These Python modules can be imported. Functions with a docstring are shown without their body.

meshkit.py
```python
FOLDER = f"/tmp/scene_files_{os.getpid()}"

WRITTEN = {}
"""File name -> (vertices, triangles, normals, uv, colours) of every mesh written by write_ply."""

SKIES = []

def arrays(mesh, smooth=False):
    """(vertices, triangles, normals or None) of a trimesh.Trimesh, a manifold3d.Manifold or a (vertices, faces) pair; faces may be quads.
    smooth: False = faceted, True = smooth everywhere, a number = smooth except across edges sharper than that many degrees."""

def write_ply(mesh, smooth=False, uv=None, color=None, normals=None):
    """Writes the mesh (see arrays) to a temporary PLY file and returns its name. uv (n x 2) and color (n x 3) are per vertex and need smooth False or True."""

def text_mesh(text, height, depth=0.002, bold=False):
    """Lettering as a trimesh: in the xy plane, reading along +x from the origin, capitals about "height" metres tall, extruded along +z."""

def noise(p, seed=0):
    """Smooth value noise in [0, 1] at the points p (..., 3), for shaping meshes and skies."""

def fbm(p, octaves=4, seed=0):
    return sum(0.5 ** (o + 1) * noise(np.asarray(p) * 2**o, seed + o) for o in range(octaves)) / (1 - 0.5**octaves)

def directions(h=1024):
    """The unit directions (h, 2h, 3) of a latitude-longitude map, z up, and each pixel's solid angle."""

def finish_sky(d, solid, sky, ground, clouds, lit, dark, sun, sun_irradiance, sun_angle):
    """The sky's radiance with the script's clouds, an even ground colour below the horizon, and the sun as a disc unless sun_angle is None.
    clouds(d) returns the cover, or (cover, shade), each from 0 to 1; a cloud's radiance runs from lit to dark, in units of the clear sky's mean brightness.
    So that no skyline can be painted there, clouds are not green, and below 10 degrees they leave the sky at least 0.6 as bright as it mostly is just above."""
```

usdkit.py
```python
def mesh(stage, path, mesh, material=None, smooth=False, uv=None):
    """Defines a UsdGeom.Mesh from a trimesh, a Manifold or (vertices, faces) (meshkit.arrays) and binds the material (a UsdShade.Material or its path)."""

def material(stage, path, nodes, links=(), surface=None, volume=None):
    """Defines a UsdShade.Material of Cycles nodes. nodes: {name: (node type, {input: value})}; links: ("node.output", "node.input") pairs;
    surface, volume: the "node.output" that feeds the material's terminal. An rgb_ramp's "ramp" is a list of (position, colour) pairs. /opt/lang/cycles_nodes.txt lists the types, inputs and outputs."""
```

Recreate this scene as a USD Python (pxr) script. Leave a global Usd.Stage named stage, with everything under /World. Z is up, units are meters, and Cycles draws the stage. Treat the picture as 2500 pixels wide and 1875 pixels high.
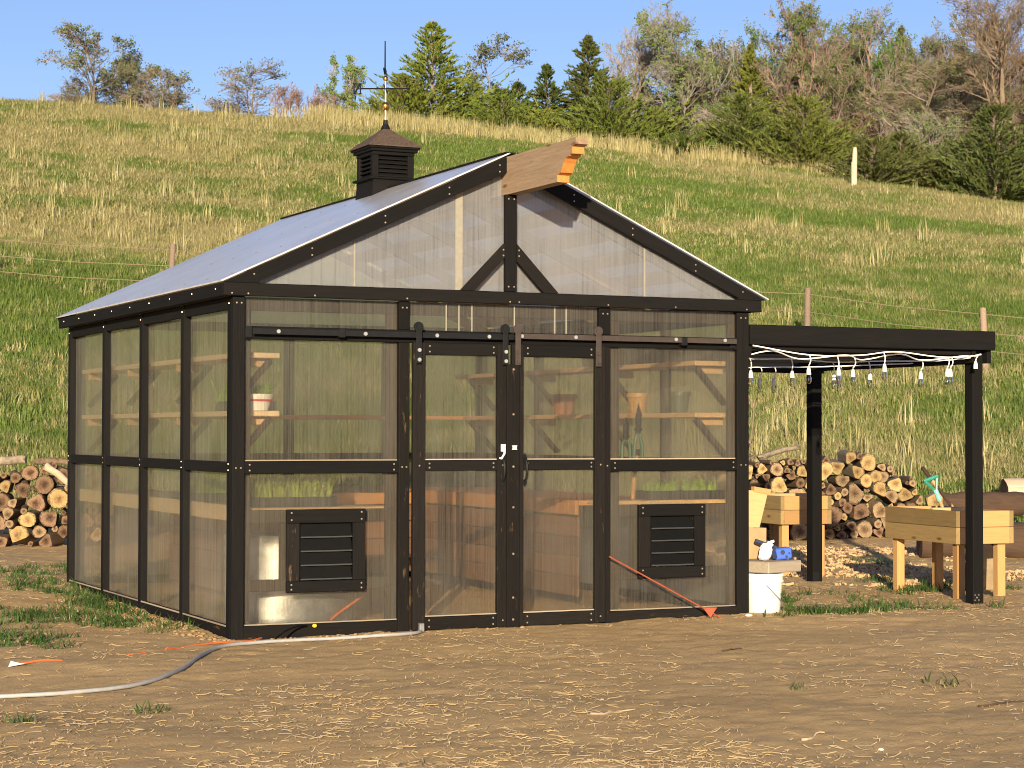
import math, random, numpy as np, trimesh, usdkit, meshkit
from pxr import Usd, UsdGeom, UsdLux, UsdShade, Gf, Sdf, Vt
from shapely.geometry import Polygon

stage = Usd.Stage.CreateInMemory()
UsdGeom.SetStageUpAxis(stage, 'Z'); UsdGeom.SetStageMetersPerUnit(stage, 1.0)
UsdGeom.Xform.Define(stage, '/World')
stage.SetDefaultPrim(stage.GetPrimAtPath('/World'))
UsdGeom.Scope.Define(stage, '/World/Looks')
rng = np.random.default_rng(7)
PI = math.pi

# ------------------------------------------------------------------ camera, sky, sun, exposure
EXPOSURE = 0.92
SKY_STRENGTH = 0.092
SUN_INTENSITY = 1.2
SUN_HEADING = math.radians(28.5)      # direction shadows run, measured from +y towards +x
SUN_ELEV = math.radians(11.5)
CAM = np.array([-3.9676, -12.635, 1.3391]); YAW, PITCH, ROLL = 0.4422, 0.0238, 0.0020
FWD = np.array([math.sin(YAW)*math.cos(PITCH), math.cos(YAW)*math.cos(PITCH), math.sin(PITCH)])
_r = np.array([math.cos(YAW), -math.sin(YAW), 0.0]); _u = np.cross(_r, FWD)
RGT = _r*math.cos(ROLL) + _u*math.sin(ROLL); UPV = -_r*math.sin(ROLL) + _u*math.cos(ROLL)
cam = UsdGeom.Camera.Define(stage, '/World/camera')
cam.CreateHorizontalApertureAttr(36.0); cam.CreateVerticalApertureAttr(27.0)
cam.CreateFocalLengthAttr(36.0*4913.18/2500); cam.CreateClippingRangeAttr((0.1, 3000.0)); cam.CreateExposureAttr(EXPOSURE)
cam.AddTransformOp().Set(Gf.Matrix4d(*RGT, 0, *UPV, 0, *(-FWD), 0, *CAM, 1))

to_sun = np.array([-math.sin(SUN_HEADING)*math.cos(SUN_ELEV), -math.cos(SUN_HEADING)*math.cos(SUN_ELEV), math.sin(SUN_ELEV)])
dome = UsdLux.DomeLight.Define(stage, '/World/sky')
dome.GetPrim().SetCustomDataByKey('kind', 'structure')
sky_mat = usdkit.material(stage, '/World/Looks/sky', {
    's': ('sky_texture', {'sky_type': 'single_scattering', 'sun_disc': False, 'sun_elevation': SUN_ELEV,
                          'sun_rotation': math.atan2(to_sun[0], to_sun[1]), 'altitude': 600.0, 'air_density': 1.0, 'aerosol_density': 0.9, 'ozone_density': 3.0}),
    'm': ('mix', {'mix_type': 'multiply', 'fac': 1.0, 'color2': (1.0, 0.87, 0.98)}),
    'b': ('background_shader', {'strength': SKY_STRENGTH})}, [('s.color', 'm.color1'), ('m.color', 'b.color')], surface='b.background')
UsdShade.MaterialBindingAPI.Apply(dome.GetPrim()).Bind(sky_mat)
sun = UsdLux.DistantLight.Define(stage, '/World/sun')
sun.CreateIntensityAttr(SUN_INTENSITY); sun.CreateNormalizeAttr(True); sun.CreateAngleAttr(0.5); sun.CreateColorAttr((1.0, 0.86, 0.60))
zx = np.cross([0, 0, 1.0], to_sun); zx /= np.linalg.norm(zx); zy = np.cross(to_sun, zx)
sun.AddTransformOp().Set(Gf.Matrix4d(*zx, 0, *zy, 0, *to_sun, 0, 0, 0, 20, 1))

# ------------------------------------------------------------------ helpers
used = {}
def numbered(path):
    k = used.get(path, 0); used[path] = k + 1
    return path if k == 0 else '%s_%03d' % (path, k)
def pth(p): return '/World' if p is None else (str(p.GetPath()) if not isinstance(p, str) else p)
def setmat(prim, m):
    m = np.asarray(m, float)
    x = UsdGeom.Xformable(prim); x.ClearXformOpOrder(); x.AddTransformOp().Set(Gf.Matrix4d(*m.T.ravel()))
def obj(name, mesh, mat, parent=None, m=None, smooth=False):
    p = usdkit.mesh(stage, numbered(pth(parent) + '/' + name), mesh, mat, smooth).GetPrim()
    if m is not None: setmat(p, m)
    return p
def tag(p, label=None, cat=None, group=None, kind=None):
    for k, v in (('label', label), ('category', cat), ('group', group), ('kind', kind)):
        if v: p.SetCustomDataByKey(k, v)
    return p
def thing(name, label=None, cat=None, m=None, group=None, parent=None, kind=None):
    p = UsdGeom.Xform.Define(stage, numbered(pth(parent) + '/' + name)).GetPrim()
    setmat(p, np.eye(4) if m is None else m)
    return tag(p, label, cat, group, kind)
def dup(root, m, label=None, group=None):
    was = root.GetCustomData()
    base = root.GetName().rstrip('0123456789').rstrip('_')
    r = UsdGeom.Xform.Define(stage, numbered('/World/' + base)).GetPrim()
    r.GetReferences().AddInternalReference(root.GetPath()); r.SetInstanceable(True)
    setmat(r, m)
    return tag(r, label or was['label'], was['category'], group or was.get('group'))
def frame(o, x, y, z):
    m = np.eye(4); m[:3, 0], m[:3, 1], m[:3, 2], m[:3, 3] = x, y, z, o
    return m
def rotz(a, loc=(0, 0, 0)):
    c, s = math.cos(a), math.sin(a)
    return frame(loc, (c, s, 0), (-s, c, 0), (0, 0, 1))
_cb = None
def cbox(s, c=0.004):
    """chamfered box, full sizes s, centred"""
    global _cb
    c = min(c, 0.3*min(s))
    sg = np.array([(i, j, k) for i in (-1, 1) for j in (-1, 1) for k in (-1, 1)], float)
    idx = np.repeat(sg, 3, axis=0); ins = np.tile(np.ones((3, 3)) - np.eye(3), (8, 1))
    if _cb is None:
        h = trimesh.Trimesh(idx*(0.5 - 0.1*ins), process=False).convex_hull
        v0 = idx*(0.5 - 0.1*ins)
        from scipy.spatial import cKDTree
        mp = cKDTree(v0).query(h.vertices)[1]
        _cb = mp[h.faces]
    return (idx*(np.array(s)/2 - c*ins), _cb)
def board(name, lo, hi, mat, parent=None, c=0.004):
    """axis-aligned board; its own x axis runs along the grain"""
    lo, hi = np.array(lo, float), np.array(hi, float); s = hi - lo
    a = int(np.argmax(s)); b, d = (a + 1) % 3, (a + 2) % 3
    E = np.eye(3)
    return obj(name, cbox((s[a], s[b], s[d]), c), mat, parent, frame((lo + hi)/2, E[a], E[b], E[d]))
def bar(name, p0, p1, w, t, up, mat, parent=None, c=0.004):
    """board from p0 to p1, width w along 'up', thickness t across"""
    p0, p1 = np.array(p0, float), np.array(p1, float); x = p1 - p0; L = np.linalg.norm(x); x /= L
    z = np.array(up, float); z -= x*(z@x); z /= np.linalg.norm(z); y = np.cross(z, x)
    return obj(name, cbox((L, t, w), c), mat, parent, frame((p0 + p1)/2, x, y, z))
def tube(pts, r, sides=8, cap=True):
    p = np.asarray(pts, float); n = len(p); r = np.broadcast_to(r, (n,))
    t = np.gradient(p, axis=0); t /= np.linalg.norm(t, axis=1, keepdims=True) + 1e-12
    ref = np.array([0, 0, 1.0]) if abs(t[:, 2]).mean() < 0.8 else np.array([1.0, 0, 0])
    a = np.cross(t, ref); a /= np.linalg.norm(a, axis=1, keepdims=True) + 1e-9; b = np.cross(t, a)
    g = np.arange(sides)*2*PI/sides
    v = (p[:, None] + r[:, None, None]*(np.cos(g)[None, :, None]*a[:, None] + np.sin(g)[None, :, None]*b[:, None])).reshape(-1, 3)
    i, j = np.meshgrid(np.arange(n - 1), np.arange(sides), indexing='ij'); j2 = (j + 1) % sides
    q = np.stack([i*sides + j, i*sides + j2, (i + 1)*sides + j2, (i + 1)*sides + j], -1).reshape(-1, 4)
    f = np.vstack([q[:, [0, 1, 2]], q[:, [0, 2, 3]]])
    if cap:
        k = np.arange(1, sides - 1); z = np.zeros_like(k)
        f = np.vstack([f, np.stack([z, k + 1, k], 1), (n - 1)*sides + np.stack([z, k, k + 1], 1)])
    return v, f
def spline(pts, n=40):
    from scipy.interpolate import CubicSpline
    p = np.asarray(pts, float); d = np.r_[0, np.cumsum(np.linalg.norm(np.diff(p, axis=0), axis=1))]
    return CubicSpline(d, p)(np.linspace(0, d[-1], n))
def cat(ms):
    V, F, n = [], [], 0
    for v, f in ms:
        v = np.asarray(v); f = np.asarray(f)
        if f.shape[1] == 4: f = np.vstack([f[:, [0, 1, 2]], f[:, [0, 2, 3]]])
        V.append(v); F.append(f + n); n += len(v)
    return np.vstack(V), np.vstack(F)
def tm(m): return np.array(m.vertices), np.array(m.faces)
def ext(poly, d, m=None):
    e = trimesh.creation.extrude_polygon(Polygon(poly), d, engine='earcut')
    if m is not None: e.apply_transform(m)
    return tm(e)
def xz(y): return frame((0, y, 0), (1, 0, 0), (0, 0, 1), (0, -1, 0))       # polygon (x,z) extruded towards -y from y
def yz(x): return frame((x, 0, 0), (0, 1, 0), (0, 0, 1), (1, 0, 0))        # polygon (y,z) extruded towards +x from x
def lathe(prof, n=24):
    prof = np.asarray(prof, float); a = np.arange(n)*2*PI/n
    v = np.stack([prof[:, 0][:, None]*np.cos(a), prof[:, 0][:, None]*np.sin(a), np.repeat(prof[:, 1][:, None], n, 1)], -1).reshape(-1, 3)
    m = len(prof); i, j = np.meshgrid(np.arange(m - 1), np.arange(n), indexing='ij'); j2 = (j + 1) % n
    return v, np.stack([i*n + j, i*n + j2, (i + 1)*n + j2, (i + 1)*n + j], -1).reshape(-1, 4)
def shift(mesh, d): return np.asarray(mesh[0]) + np.asarray(d), mesh[1]

# ------------------------------------------------------------------ materials
def mat(name, nodes, links, surface='p.BSDF'): return usdkit.material(stage, '/World/Looks/' + name, nodes, links, surface=surface)
def wood(name, dark, light, rough=0.65, grain=1.0, bump=0.25, wear=None, knots=0.0, spec=0.3):
    n = {'tc': ('texture_coordinate', {}), 'oi': ('object_info', {}),
         'off': ('vector_math', {'math_type': 'multiply', 'vector2': (13.0, 7.0, 5.0)}),
         'add': ('vector_math', {'math_type': 'add'}),
         'mp': ('mapping', {'scale': (1.6*grain, 22*grain, 22*grain)}),
         'g': ('noise_texture', {'scale': 2.2, 'detail': 6.0, 'roughness': 0.62, 'distortion': 0.8}),
         'mp2': ('mapping', {'scale': (9*grain, 160*grain, 160*grain)}),
         'g2': ('noise_texture', {'scale': 1.5, 'detail': 3.0}),
         'm': ('mix', {'mix_type': 'mix', 'fac': 0.35}),
         'r': ('rgb_ramp', {'ramp': [(0.25, dark), (0.5, tuple(0.5*(a + b) for a, b in zip(dark, light))), (0.75, light)]}),
         'hv': ('map_range', {'from_min': 0.0, 'from_max': 1.0, 'to_min': 0.75, 'to_max': 1.2}),
         'hs': ('hsv', {}), 'b': ('bump', {'strength': bump, 'distance': 0.01}),
         'p': ('principled_bsdf', {'roughness': rough, 'specular_ior_level': spec})}
    l = [('oi.random', 'off.vector1'), ('tc.object', 'add.vector1'), ('off.vector', 'add.vector2'), ('add.vector', 'mp.vector'), ('add.vector', 'mp2.vector'),
         ('mp.vector', 'g.vector'), ('mp2.vector', 'g2.vector'), ('g.color', 'm.color1'), ('g2.color', 'm.color2'), ('m.color', 'r.fac'), ('oi.random', 'hv.value'), ('hv.result', 'hs.value'),
         ('m.color', 'b.height'), ('b.normal', 'p.normal')]
    src = 'r.color'
    if wear:
        n['wn'] = ('noise_texture', {'scale': 9.0, 'detail': 6.0, 'roughness': 0.7}); n['wmp'] = ('mapping', {'scale': (0.5, 2.0, 2.0)})
        n['wr'] = ('rgb_ramp', {'ramp': [(wear[1], (0, 0, 0)), (wear[1] + 0.06, (1, 1, 1))]}); n['wm'] = ('mix', {'mix_type': 'mix', 'color2': wear[0]})
        l += [('add.vector', 'wmp.vector'), ('wmp.vector', 'wn.vector'), ('wn.fac', 'wr.fac'), ('wr.color', 'wm.fac'), (src, 'wm.color1')]; src = 'wm.color'
    if knots:
        n['km'] = ('mapping', {'scale': (3.0, 9.0, 9.0)}); n['kv'] = ('voronoi_texture', {'scale': 1.0, 'randomness': 1.0})
        n['kr'] = ('rgb_ramp', {'ramp': [(0.06, (1, 1, 1)), (0.16, (0, 0, 0))]}); n['kx'] = ('mix', {'mix_type': 'multiply', 'color2': (0.35, 0.25, 0.18)}); n['kf'] = ('math', {'math_type': 'multiply', 'value2': knots})
        l += [('add.vector', 'km.vector'), ('km.vector', 'kv.vector'), ('kv.distance', 'kr.fac'), ('kr.color', 'kf.value1'), ('kf.value', 'kx.fac'), (src, 'kx.color1')]; src = 'kx.color'
    l += [(src, 'hs.color'), ('hs.color', 'p.base_color')]
    return mat(name, n, l)
def plain(name, col, rough=0.5, metal=0.0, var=0.25, scale=25.0, spec=0.5, bump=0.0):
    a = tuple(c*(1 - var) for c in col); b = tuple(min(1, c*(1 + var)) for c in col)
    n = {'tc': ('texture_coordinate', {}), 'n': ('noise_texture', {'scale': scale, 'detail': 5.0, 'roughness': 0.6}), 'r': ('rgb_ramp', {'ramp': [(0.3, a), (0.7, b)]}),
         'p': ('principled_bsdf', {'roughness': rough, 'metallic': metal, 'specular_ior_level': spec})}
    l = [('tc.object', 'n.vector'), ('n.fac', 'r.fac'), ('r.color', 'p.base_color')]
    if bump: n['b'] = ('bump', {'strength': bump, 'distance': 0.01}); l += [('n.fac', 'b.height'), ('b.normal', 'p.normal')]
    return mat(name, n, l)
def leafy(name, cols, trans=0.35, rough=0.6, val=(0.7, 1.25)):
    k = len(cols)
    n = {'ge': ('geometry', {}), 'oi': ('object_info', {}), 'ad': ('math', {'math_type': 'add'}), 'fr': ('math', {'math_type': 'fraction'}),
         'r': ('rgb_ramp', {'ramp': [(i/max(1, k - 1), c) for i, c in enumerate(cols)]}),
         'tn': ('hsv', {'value': 1.3, 'saturation': 1.1}),
         'd': ('principled_bsdf', {'roughness': rough, 'specular_ior_level': 0.25}), 't': ('translucent_bsdf', {}), 'x': ('mix_closure', {'fac': trans})}
    l = [('ge.random_per_island', 'ad.value1'), ('oi.random', 'ad.value2'), ('ad.value', 'fr.value1'), ('fr.value', 'r.fac'), ('r.color', 'd.base_color'), ('r.color', 'tn.color'), ('tn.color', 't.color'),
         ('d.BSDF', 'x.closure1'), ('t.BSDF', 'x.closure2')]
    return mat(name, n, l, 'x.closure')

M = {}
M['stain'] = wood('black_stained_wood', (0.0036, 0.0034, 0.0035), (0.0115, 0.0101, 0.0096), 0.75, 1.0, 0.5, spec=0.12)
M['stain_worn'] = wood('worn_black_stained_wood', (0.0045, 0.0039, 0.0037), (0.0155, 0.0125, 0.011), 0.7, 1.0, 0.6, wear=((0.085, 0.052, 0.028), 0.625), spec=0.12)
M['inner'] = wood('brown_inner_framing', (0.020, 0.014, 0.010), (0.052, 0.036, 0.026), 0.75, 1.0, 0.4)
M['pine'] = wood('natural_pine', (0.40, 0.235, 0.10), (0.58, 0.38, 0.19), 0.6, 1.0, 0.2, knots=0.8)
M['pine_dim'] = wood('aged_pine', (0.30, 0.19, 0.09), (0.46, 0.31, 0.16), 0.65, 1.0, 0.2, knots=0.7)
M['side_dim'] = wood('darkened_side_pine', (0.17, 0.108, 0.045), (0.33, 0.23, 0.098), 0.6, 1.0, 0.2, knots=0.9)  # darker wood for planter sides, their grazing light put into the colour
M['cedar_leg'] = wood('orange_cedar_lumber', (0.33, 0.175, 0.065), (0.49, 0.285, 0.115), 0.6, 1.0, 0.2)
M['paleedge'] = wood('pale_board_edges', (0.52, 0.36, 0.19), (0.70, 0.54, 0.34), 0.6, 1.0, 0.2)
M['clod'] = plain('dry_dirt_clods', (0.30, 0.19, 0.095), 0.95, 0, 0.3, 40, 0.1, 0.5)
M['cutorange'] = plain('fresh_cut_orange_wood', (0.52, 0.20, 0.045), 0.6, 0, 0.15, 30)
M['weathered'] = wood('weathered_brown_timber', (0.13, 0.085, 0.052), (0.33, 0.23, 0.145), 0.8, 0.8, 0.7, knots=0.9)
M['greywood'] = wood('grey_weathered_wood', (0.22, 0.17, 0.12), (0.42, 0.35, 0.27), 0.8, 0.6, 0.6)
M['benchskirt'] = wood('reddish_brown_boards', (0.12, 0.06, 0.035), (0.23, 0.125, 0.075), 0.75, 0.6, 0.3)
M['orangeboard'] = wood('orange_stained_board', (0.42, 0.19, 0.07), (0.60, 0.30, 0.12), 0.6, 1.0, 0.2)
M['blackmetal'] = plain('black_painted_steel', (0.008, 0.008, 0.009), 0.55, 0, 0.2, 25, 0.2)
M['brownmetal'] = plain('brown_black_steel', (0.045, 0.032, 0.026), 0.5, 0, 0.2)  # browner steel for the right half of the track and its hangers
M['blackplastic'] = plain('black_plastic', (0.004, 0.004, 0.004), 0.6, 0, 0.15, 25, 0.12)
M['slatedge'] = plain('grey_louvre_edges', (0.035, 0.036, 0.038), 0.5, 0, 0.15)
M['screw'] = plain('galvanised_screw_heads', (0.50, 0.40, 0.30), 0.35, 0.7, 0.2)
M['bolt'] = plain('zinc_bolt_heads', (0.75, 0.72, 0.68), 0.3, 0.8, 0.1)
M['steel'] = plain('galvanised_steel', (0.40, 0.40, 0.39), 0.38, 0.75, 0.3, 12)
M['gold'] = plain('polished_brass', (0.85, 0.50, 0.10), 0.22, 1.0, 0.05)
M['copperrod'] = plain('polished_copper_rod', (0.75, 0.55, 0.38), 0.25, 1.0, 0.05)
M['white'] = plain('white_plastic', (0.78, 0.75, 0.68), 0.4, 0, 0.06, 6)
M['whitecord'] = plain('white_rubber_cord', (0.75, 0.74, 0.72), 0.5, 0, 0.05)
M['hose'] = plain('grey_vinyl_hose', (0.36, 0.345, 0.335), 0.5, 0, 0.1)
M['orangecord'] = plain('orange_cord', (0.58, 0.14, 0.045), 0.45, 0, 0.1)
M['redpole'] = plain('faded_red_fibreglass', (0.30, 0.065, 0.03), 0.5, 0, 0.2)
M['blue'] = plain('blue_plastic', (0.05, 0.12, 0.52), 0.4, 0, 0.1)
M['navy'] = plain('dark_navy_plastic', (0.02, 0.03, 0.07), 0.45, 0, 0.2)
M['card'] = plain('brown_cardboard', (0.42, 0.27, 0.14), 0.8, 0, 0.12, 8)
M['canvas'] = plain('tan_canvas', (0.27, 0.20, 0.12), 0.9, 0, 0.25, 9, 0.2, 0.4)
M['yellow'] = plain('yellow_plastic', (0.8, 0.55, 0.03), 0.4, 0, 0.05)
M['teal'] = plain('teal_green_plastic', (0.03, 0.22, 0.17), 0.4, 0, 0.15)
M['teallight'] = plain('pale_teal_plastic', (0.20, 0.50, 0.42), 0.4, 0, 0.15)
M['greenhandle'] = plain('green_tool_grip', (0.012, 0.075, 0.038), 0.45, 0, 0.15)
M['terracotta'] = plain('terracotta', (0.26, 0.11, 0.06), 0.7, 0, 0.15)
M['amber'] = plain('amber_plastic_pot', (0.36, 0.20, 0.07), 0.5, 0, 0.1)
M['potgreen'] = plain('dull_green_pot', (0.07, 0.085, 0.055), 0.5, 0, 0.15)
M['redband'] = plain('red_band', (0.5, 0.04, 0.03), 0.5, 0, 0.1)
M['tray'] = plain('black_seed_tray', (0.02, 0.02, 0.02), 0.5, 0, 0.15)
M['soil'] = plain('potting_soil', (0.05, 0.035, 0.025), 0.95, 0, 0.4, 30, 0.1, 0.6)
M['paper'] = plain('white_paper', (0.8, 0.8, 0.78), 0.7, 0, 0.05)
M['shingle'] = plain('brown_shingles', (0.085, 0.058, 0.044), 0.85, 0, 0.4, 60, 0.2, 0.6)
M['bulb'] = usdkit.material(stage, '/World/Looks/clear_bulb_glass', {'t': ('transparent_bsdf', {'color': (0.86, 0.86, 0.86)}), 'g': ('glossy_bsdf', {'roughness': 0.05, 'color': (1, 1, 1)}), 'f': ('fresnel', {'IOR': 1.5}), 'x': ('mix_closure', {})},
    [('f.fac', 'x.fac'), ('t.BSDF', 'x.closure1'), ('g.BSDF', 'x.closure2')], surface='x.closure')
M['seam'] = plain('clear_joining_strip', (0.26, 0.235, 0.19), 0.35, 0, 0.1)
M['roofseam'] = plain('roof_joining_strip', (0.45, 0.46, 0.50), 0.3, 0, 0.05)
M['vane'] = plain('matt_navy_vane', (0.010, 0.013, 0.028), 0.85, 0, 0.1, 25, 0.1)
M['bark'] = plain('rough_bark', (0.15, 0.10, 0.065), 0.9, 0, 0.55, 14, 0.15, 1.0)
M['bark_grey'] = plain('grey_bark', (0.21, 0.165, 0.12), 0.9, 0, 0.5, 12, 0.15, 1.0)
M['palewood'] = wood('bleached_bare_trunk', (0.34, 0.24, 0.15), (0.62, 0.50, 0.36), 0.75, 0.25, 0.8)
M['rot'] = wood('dark_brown_trunk', (0.035, 0.020, 0.013), (0.10, 0.058, 0.036), 0.9, 0.3, 1.0)  # dark brown grain for the trunk, log chunk and dark twigs
def endgrain(name, a, b, c):
    n = {'tc': ('texture_coordinate', {}), 'fl': ('mapping', {'scale': (0.0, 1.0, 1.0)}), 'n0': ('noise_texture', {'scale': 2.2, 'detail': 3.0}), 'sx': ('vector_math', {'math_type': 'subtract', 'vector2': (0.5, 0.5, 0.5)}),
         'sc': ('vector_math', {'math_type': 'scale', 'scale': 0.42}), 'ad': ('vector_math', {'math_type': 'add'}), 'ln': ('vector_math', {'math_type': 'length'}),
         'rn': ('math', {'math_type': 'multiply', 'value2': 52.0}), 'si': ('math', {'math_type': 'sine'}), 's2': ('math', {'math_type': 'multiply_add', 'value2': 0.10, 'value3': 0.0}),
         'n1': ('noise_texture', {'scale': 3.5, 'detail': 6.0, 'roughness': 0.7}), 'n1m': ('math', {'math_type': 'multiply_add', 'value2': 0.9, 'value3': -0.45}), 'oi': ('object_info', {}), 'a1': ('math', {'math_type': 'add'}), 'a2': ('math', {'math_type': 'add'}),
         'r': ('rgb_ramp', {'ramp': [(0.0, tuple(x*0.55 for x in a)), (0.22, a), (0.5, b), (0.80, c), (0.93, tuple(x*0.8 for x in b)), (1.0, tuple(x*0.45 for x in a))]}),
         'vo': ('voronoi_texture', {'feature': 'distance_to_edge', 'scale': 1.7}), 'vr': ('rgb_ramp', {'ramp': [(0.0, (0.45, 0.38, 0.3)), (0.03, (1, 1, 1))]}), 'cm': ('mix', {'mix_type': 'multiply', 'fac': 0.8}),
         'hv': ('map_range', {'to_min': 0.7, 'to_max': 1.2}), 'hs': ('hsv', {}), 'of': ('vector_math', {'math_type': 'multiply', 'vector2': (19.0, 7.0, 11.0)}), 'o2': ('vector_math', {'math_type': 'add'}),
         'b': ('bump', {'strength': 0.5, 'distance': 0.02}), 'p': ('principled_bsdf', {'roughness': 0.88, 'specular_ior_level': 0.15})}
    l = [('tc.object', 'fl.vector'), ('oi.random', 'of.vector1'), ('fl.vector', 'o2.vector1'), ('of.vector', 'o2.vector2'), ('o2.vector', 'n0.vector'), ('n0.color', 'sx.vector1'), ('sx.vector', 'sc.vector1'), ('sc.vector', 'ad.vector1'), ('fl.vector', 'ad.vector2'), ('ad.vector', 'ln.vector1'),
         ('ln.value', 'rn.value1'), ('rn.value', 'si.value1'), ('si.value', 's2.value1'), ('o2.vector', 'n1.vector'), ('n1.fac', 'n1m.value1'), ('ln.value', 'a1.value1'), ('s2.value', 'a1.value2'), ('a1.value', 'a2.value1'), ('n1m.value', 'a2.value2'), ('a2.value', 'r.fac'),
         ('o2.vector', 'vo.vector'), ('vo.distance', 'vr.fac'), ('r.color', 'cm.color1'), ('vr.color', 'cm.color2'), ('oi.random', 'hv.value'), ('hv.result', 'hs.value'), ('cm.color', 'hs.color'), ('hs.color', 'p.base_color'), ('a2.value', 'b.height'), ('b.normal', 'p.normal')]
    return mat(name, n, l)
M['cut_pale'] = endgrain('pale_log_end', (0.24, 0.15, 0.065), (0.37, 0.245, 0.11), (0.44, 0.305, 0.145))
M['cut_tan'] = endgrain('tan_log_end', (0.13, 0.080, 0.044), (0.24, 0.16, 0.092), (0.33, 0.23, 0.14))
M['cut_brown'] = endgrain('brown_log_end', (0.075, 0.042, 0.026), (0.17, 0.10, 0.06), (0.24, 0.15, 0.095))

def panemat(name, keep, tint, dirt, fac, streak=(70.0, 70.0, 1.2), glossy=0.10, ior=1.35, blur=0.35, tr=0.5, lo=0.10, hi=1.9):
    """double-walled polycarbonate: see-through share, slightly blurring share, and a scattering share (dust, plus painted whitening on gable and roof); run-down streaks vary tint and dirt"""
    n = {'ge': ('geometry', {}), 'mp': ('mapping', {'scale': streak}), 's': ('noise_texture', {'scale': 1.0, 'detail': 5.0, 'roughness': 0.7}),
         'mp2': ('mapping', {'scale': (1.6, 1.6, 1.1)}), 's2': ('noise_texture', {'scale': 1.4, 'detail': 4.0}),
         'mx': ('mix', {'fac': 0.30}), 'rt': ('rgb_ramp', {'ramp': [(0.40, tint), (0.61, tuple(x*keep for x in tint))]}),
         'rd': ('rgb_ramp', {'ramp': [(0.40, tuple(x*lo for x in dirt)), (0.5, dirt), (0.61, tuple(min(1, x*hi) for x in dirt))]}),
         't': ('transparent_bsdf', {}), 'rf': ('refraction_bsdf', {'roughness': 0.16, 'IOR': 1.10}), 'd': ('diffuse_bsdf', {}), 'tl': ('translucent_bsdf', {}),
         'x0': ('mix_closure', {'fac': blur}), 'x1': ('mix_closure', {'fac': tr}), 'x2': ('mix_closure', {'fac': fac}), 'g': ('glossy_bsdf', {'roughness': glossy, 'color': (0.9, 0.9, 0.9)}),
         'f': ('fresnel', {'IOR': ior}), 'nb': ('math', {'math_type': 'subtract', 'value1': 1.0}), 'ff': ('math', {'math_type': 'multiply'}), 'x3': ('mix_closure', {})}
    l = [('ge.position', 'mp.vector'), ('mp.vector', 's.vector'), ('ge.position', 'mp2.vector'), ('mp2.vector', 's2.vector'), ('s.color', 'mx.color1'), ('s2.color', 'mx.color2'),
         ('mx.color', 'rt.fac'), ('mx.color', 'rd.fac'), ('rt.color', 't.color'), ('rt.color', 'rf.color'), ('rd.color', 'd.color'), ('rd.color', 'tl.color'),
         ('t.BSDF', 'x0.closure1'), ('rf.BSDF', 'x0.closure2'), ('d.BSDF', 'x1.closure1'), ('tl.BSDF', 'x1.closure2'), ('x0.closure', 'x2.closure1'), ('x1.closure', 'x2.closure2'),
         ('ge.backfacing', 'nb.value2'), ('nb.value', 'ff.value1'), ('f.fac', 'ff.value2'), ('ff.value', 'x3.fac'), ('x2.closure', 'x3.closure1'), ('g.BSDF', 'x3.closure2')]
    return mat(name, n, l, 'x3.closure')
M['pane'] = panemat('dusty_polycarbonate', 0.70, (1.0, 0.985, 0.95), (0.58, 0.53, 0.45), 0.078, streak=(85.0, 85.0, 1.0), blur=0.10)
M['spane'] = panemat('dusty_side_polycarbonate', 0.72, (1.0, 0.985, 0.95), (0.66, 0.62, 0.50), 0.17, blur=0.08)
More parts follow.
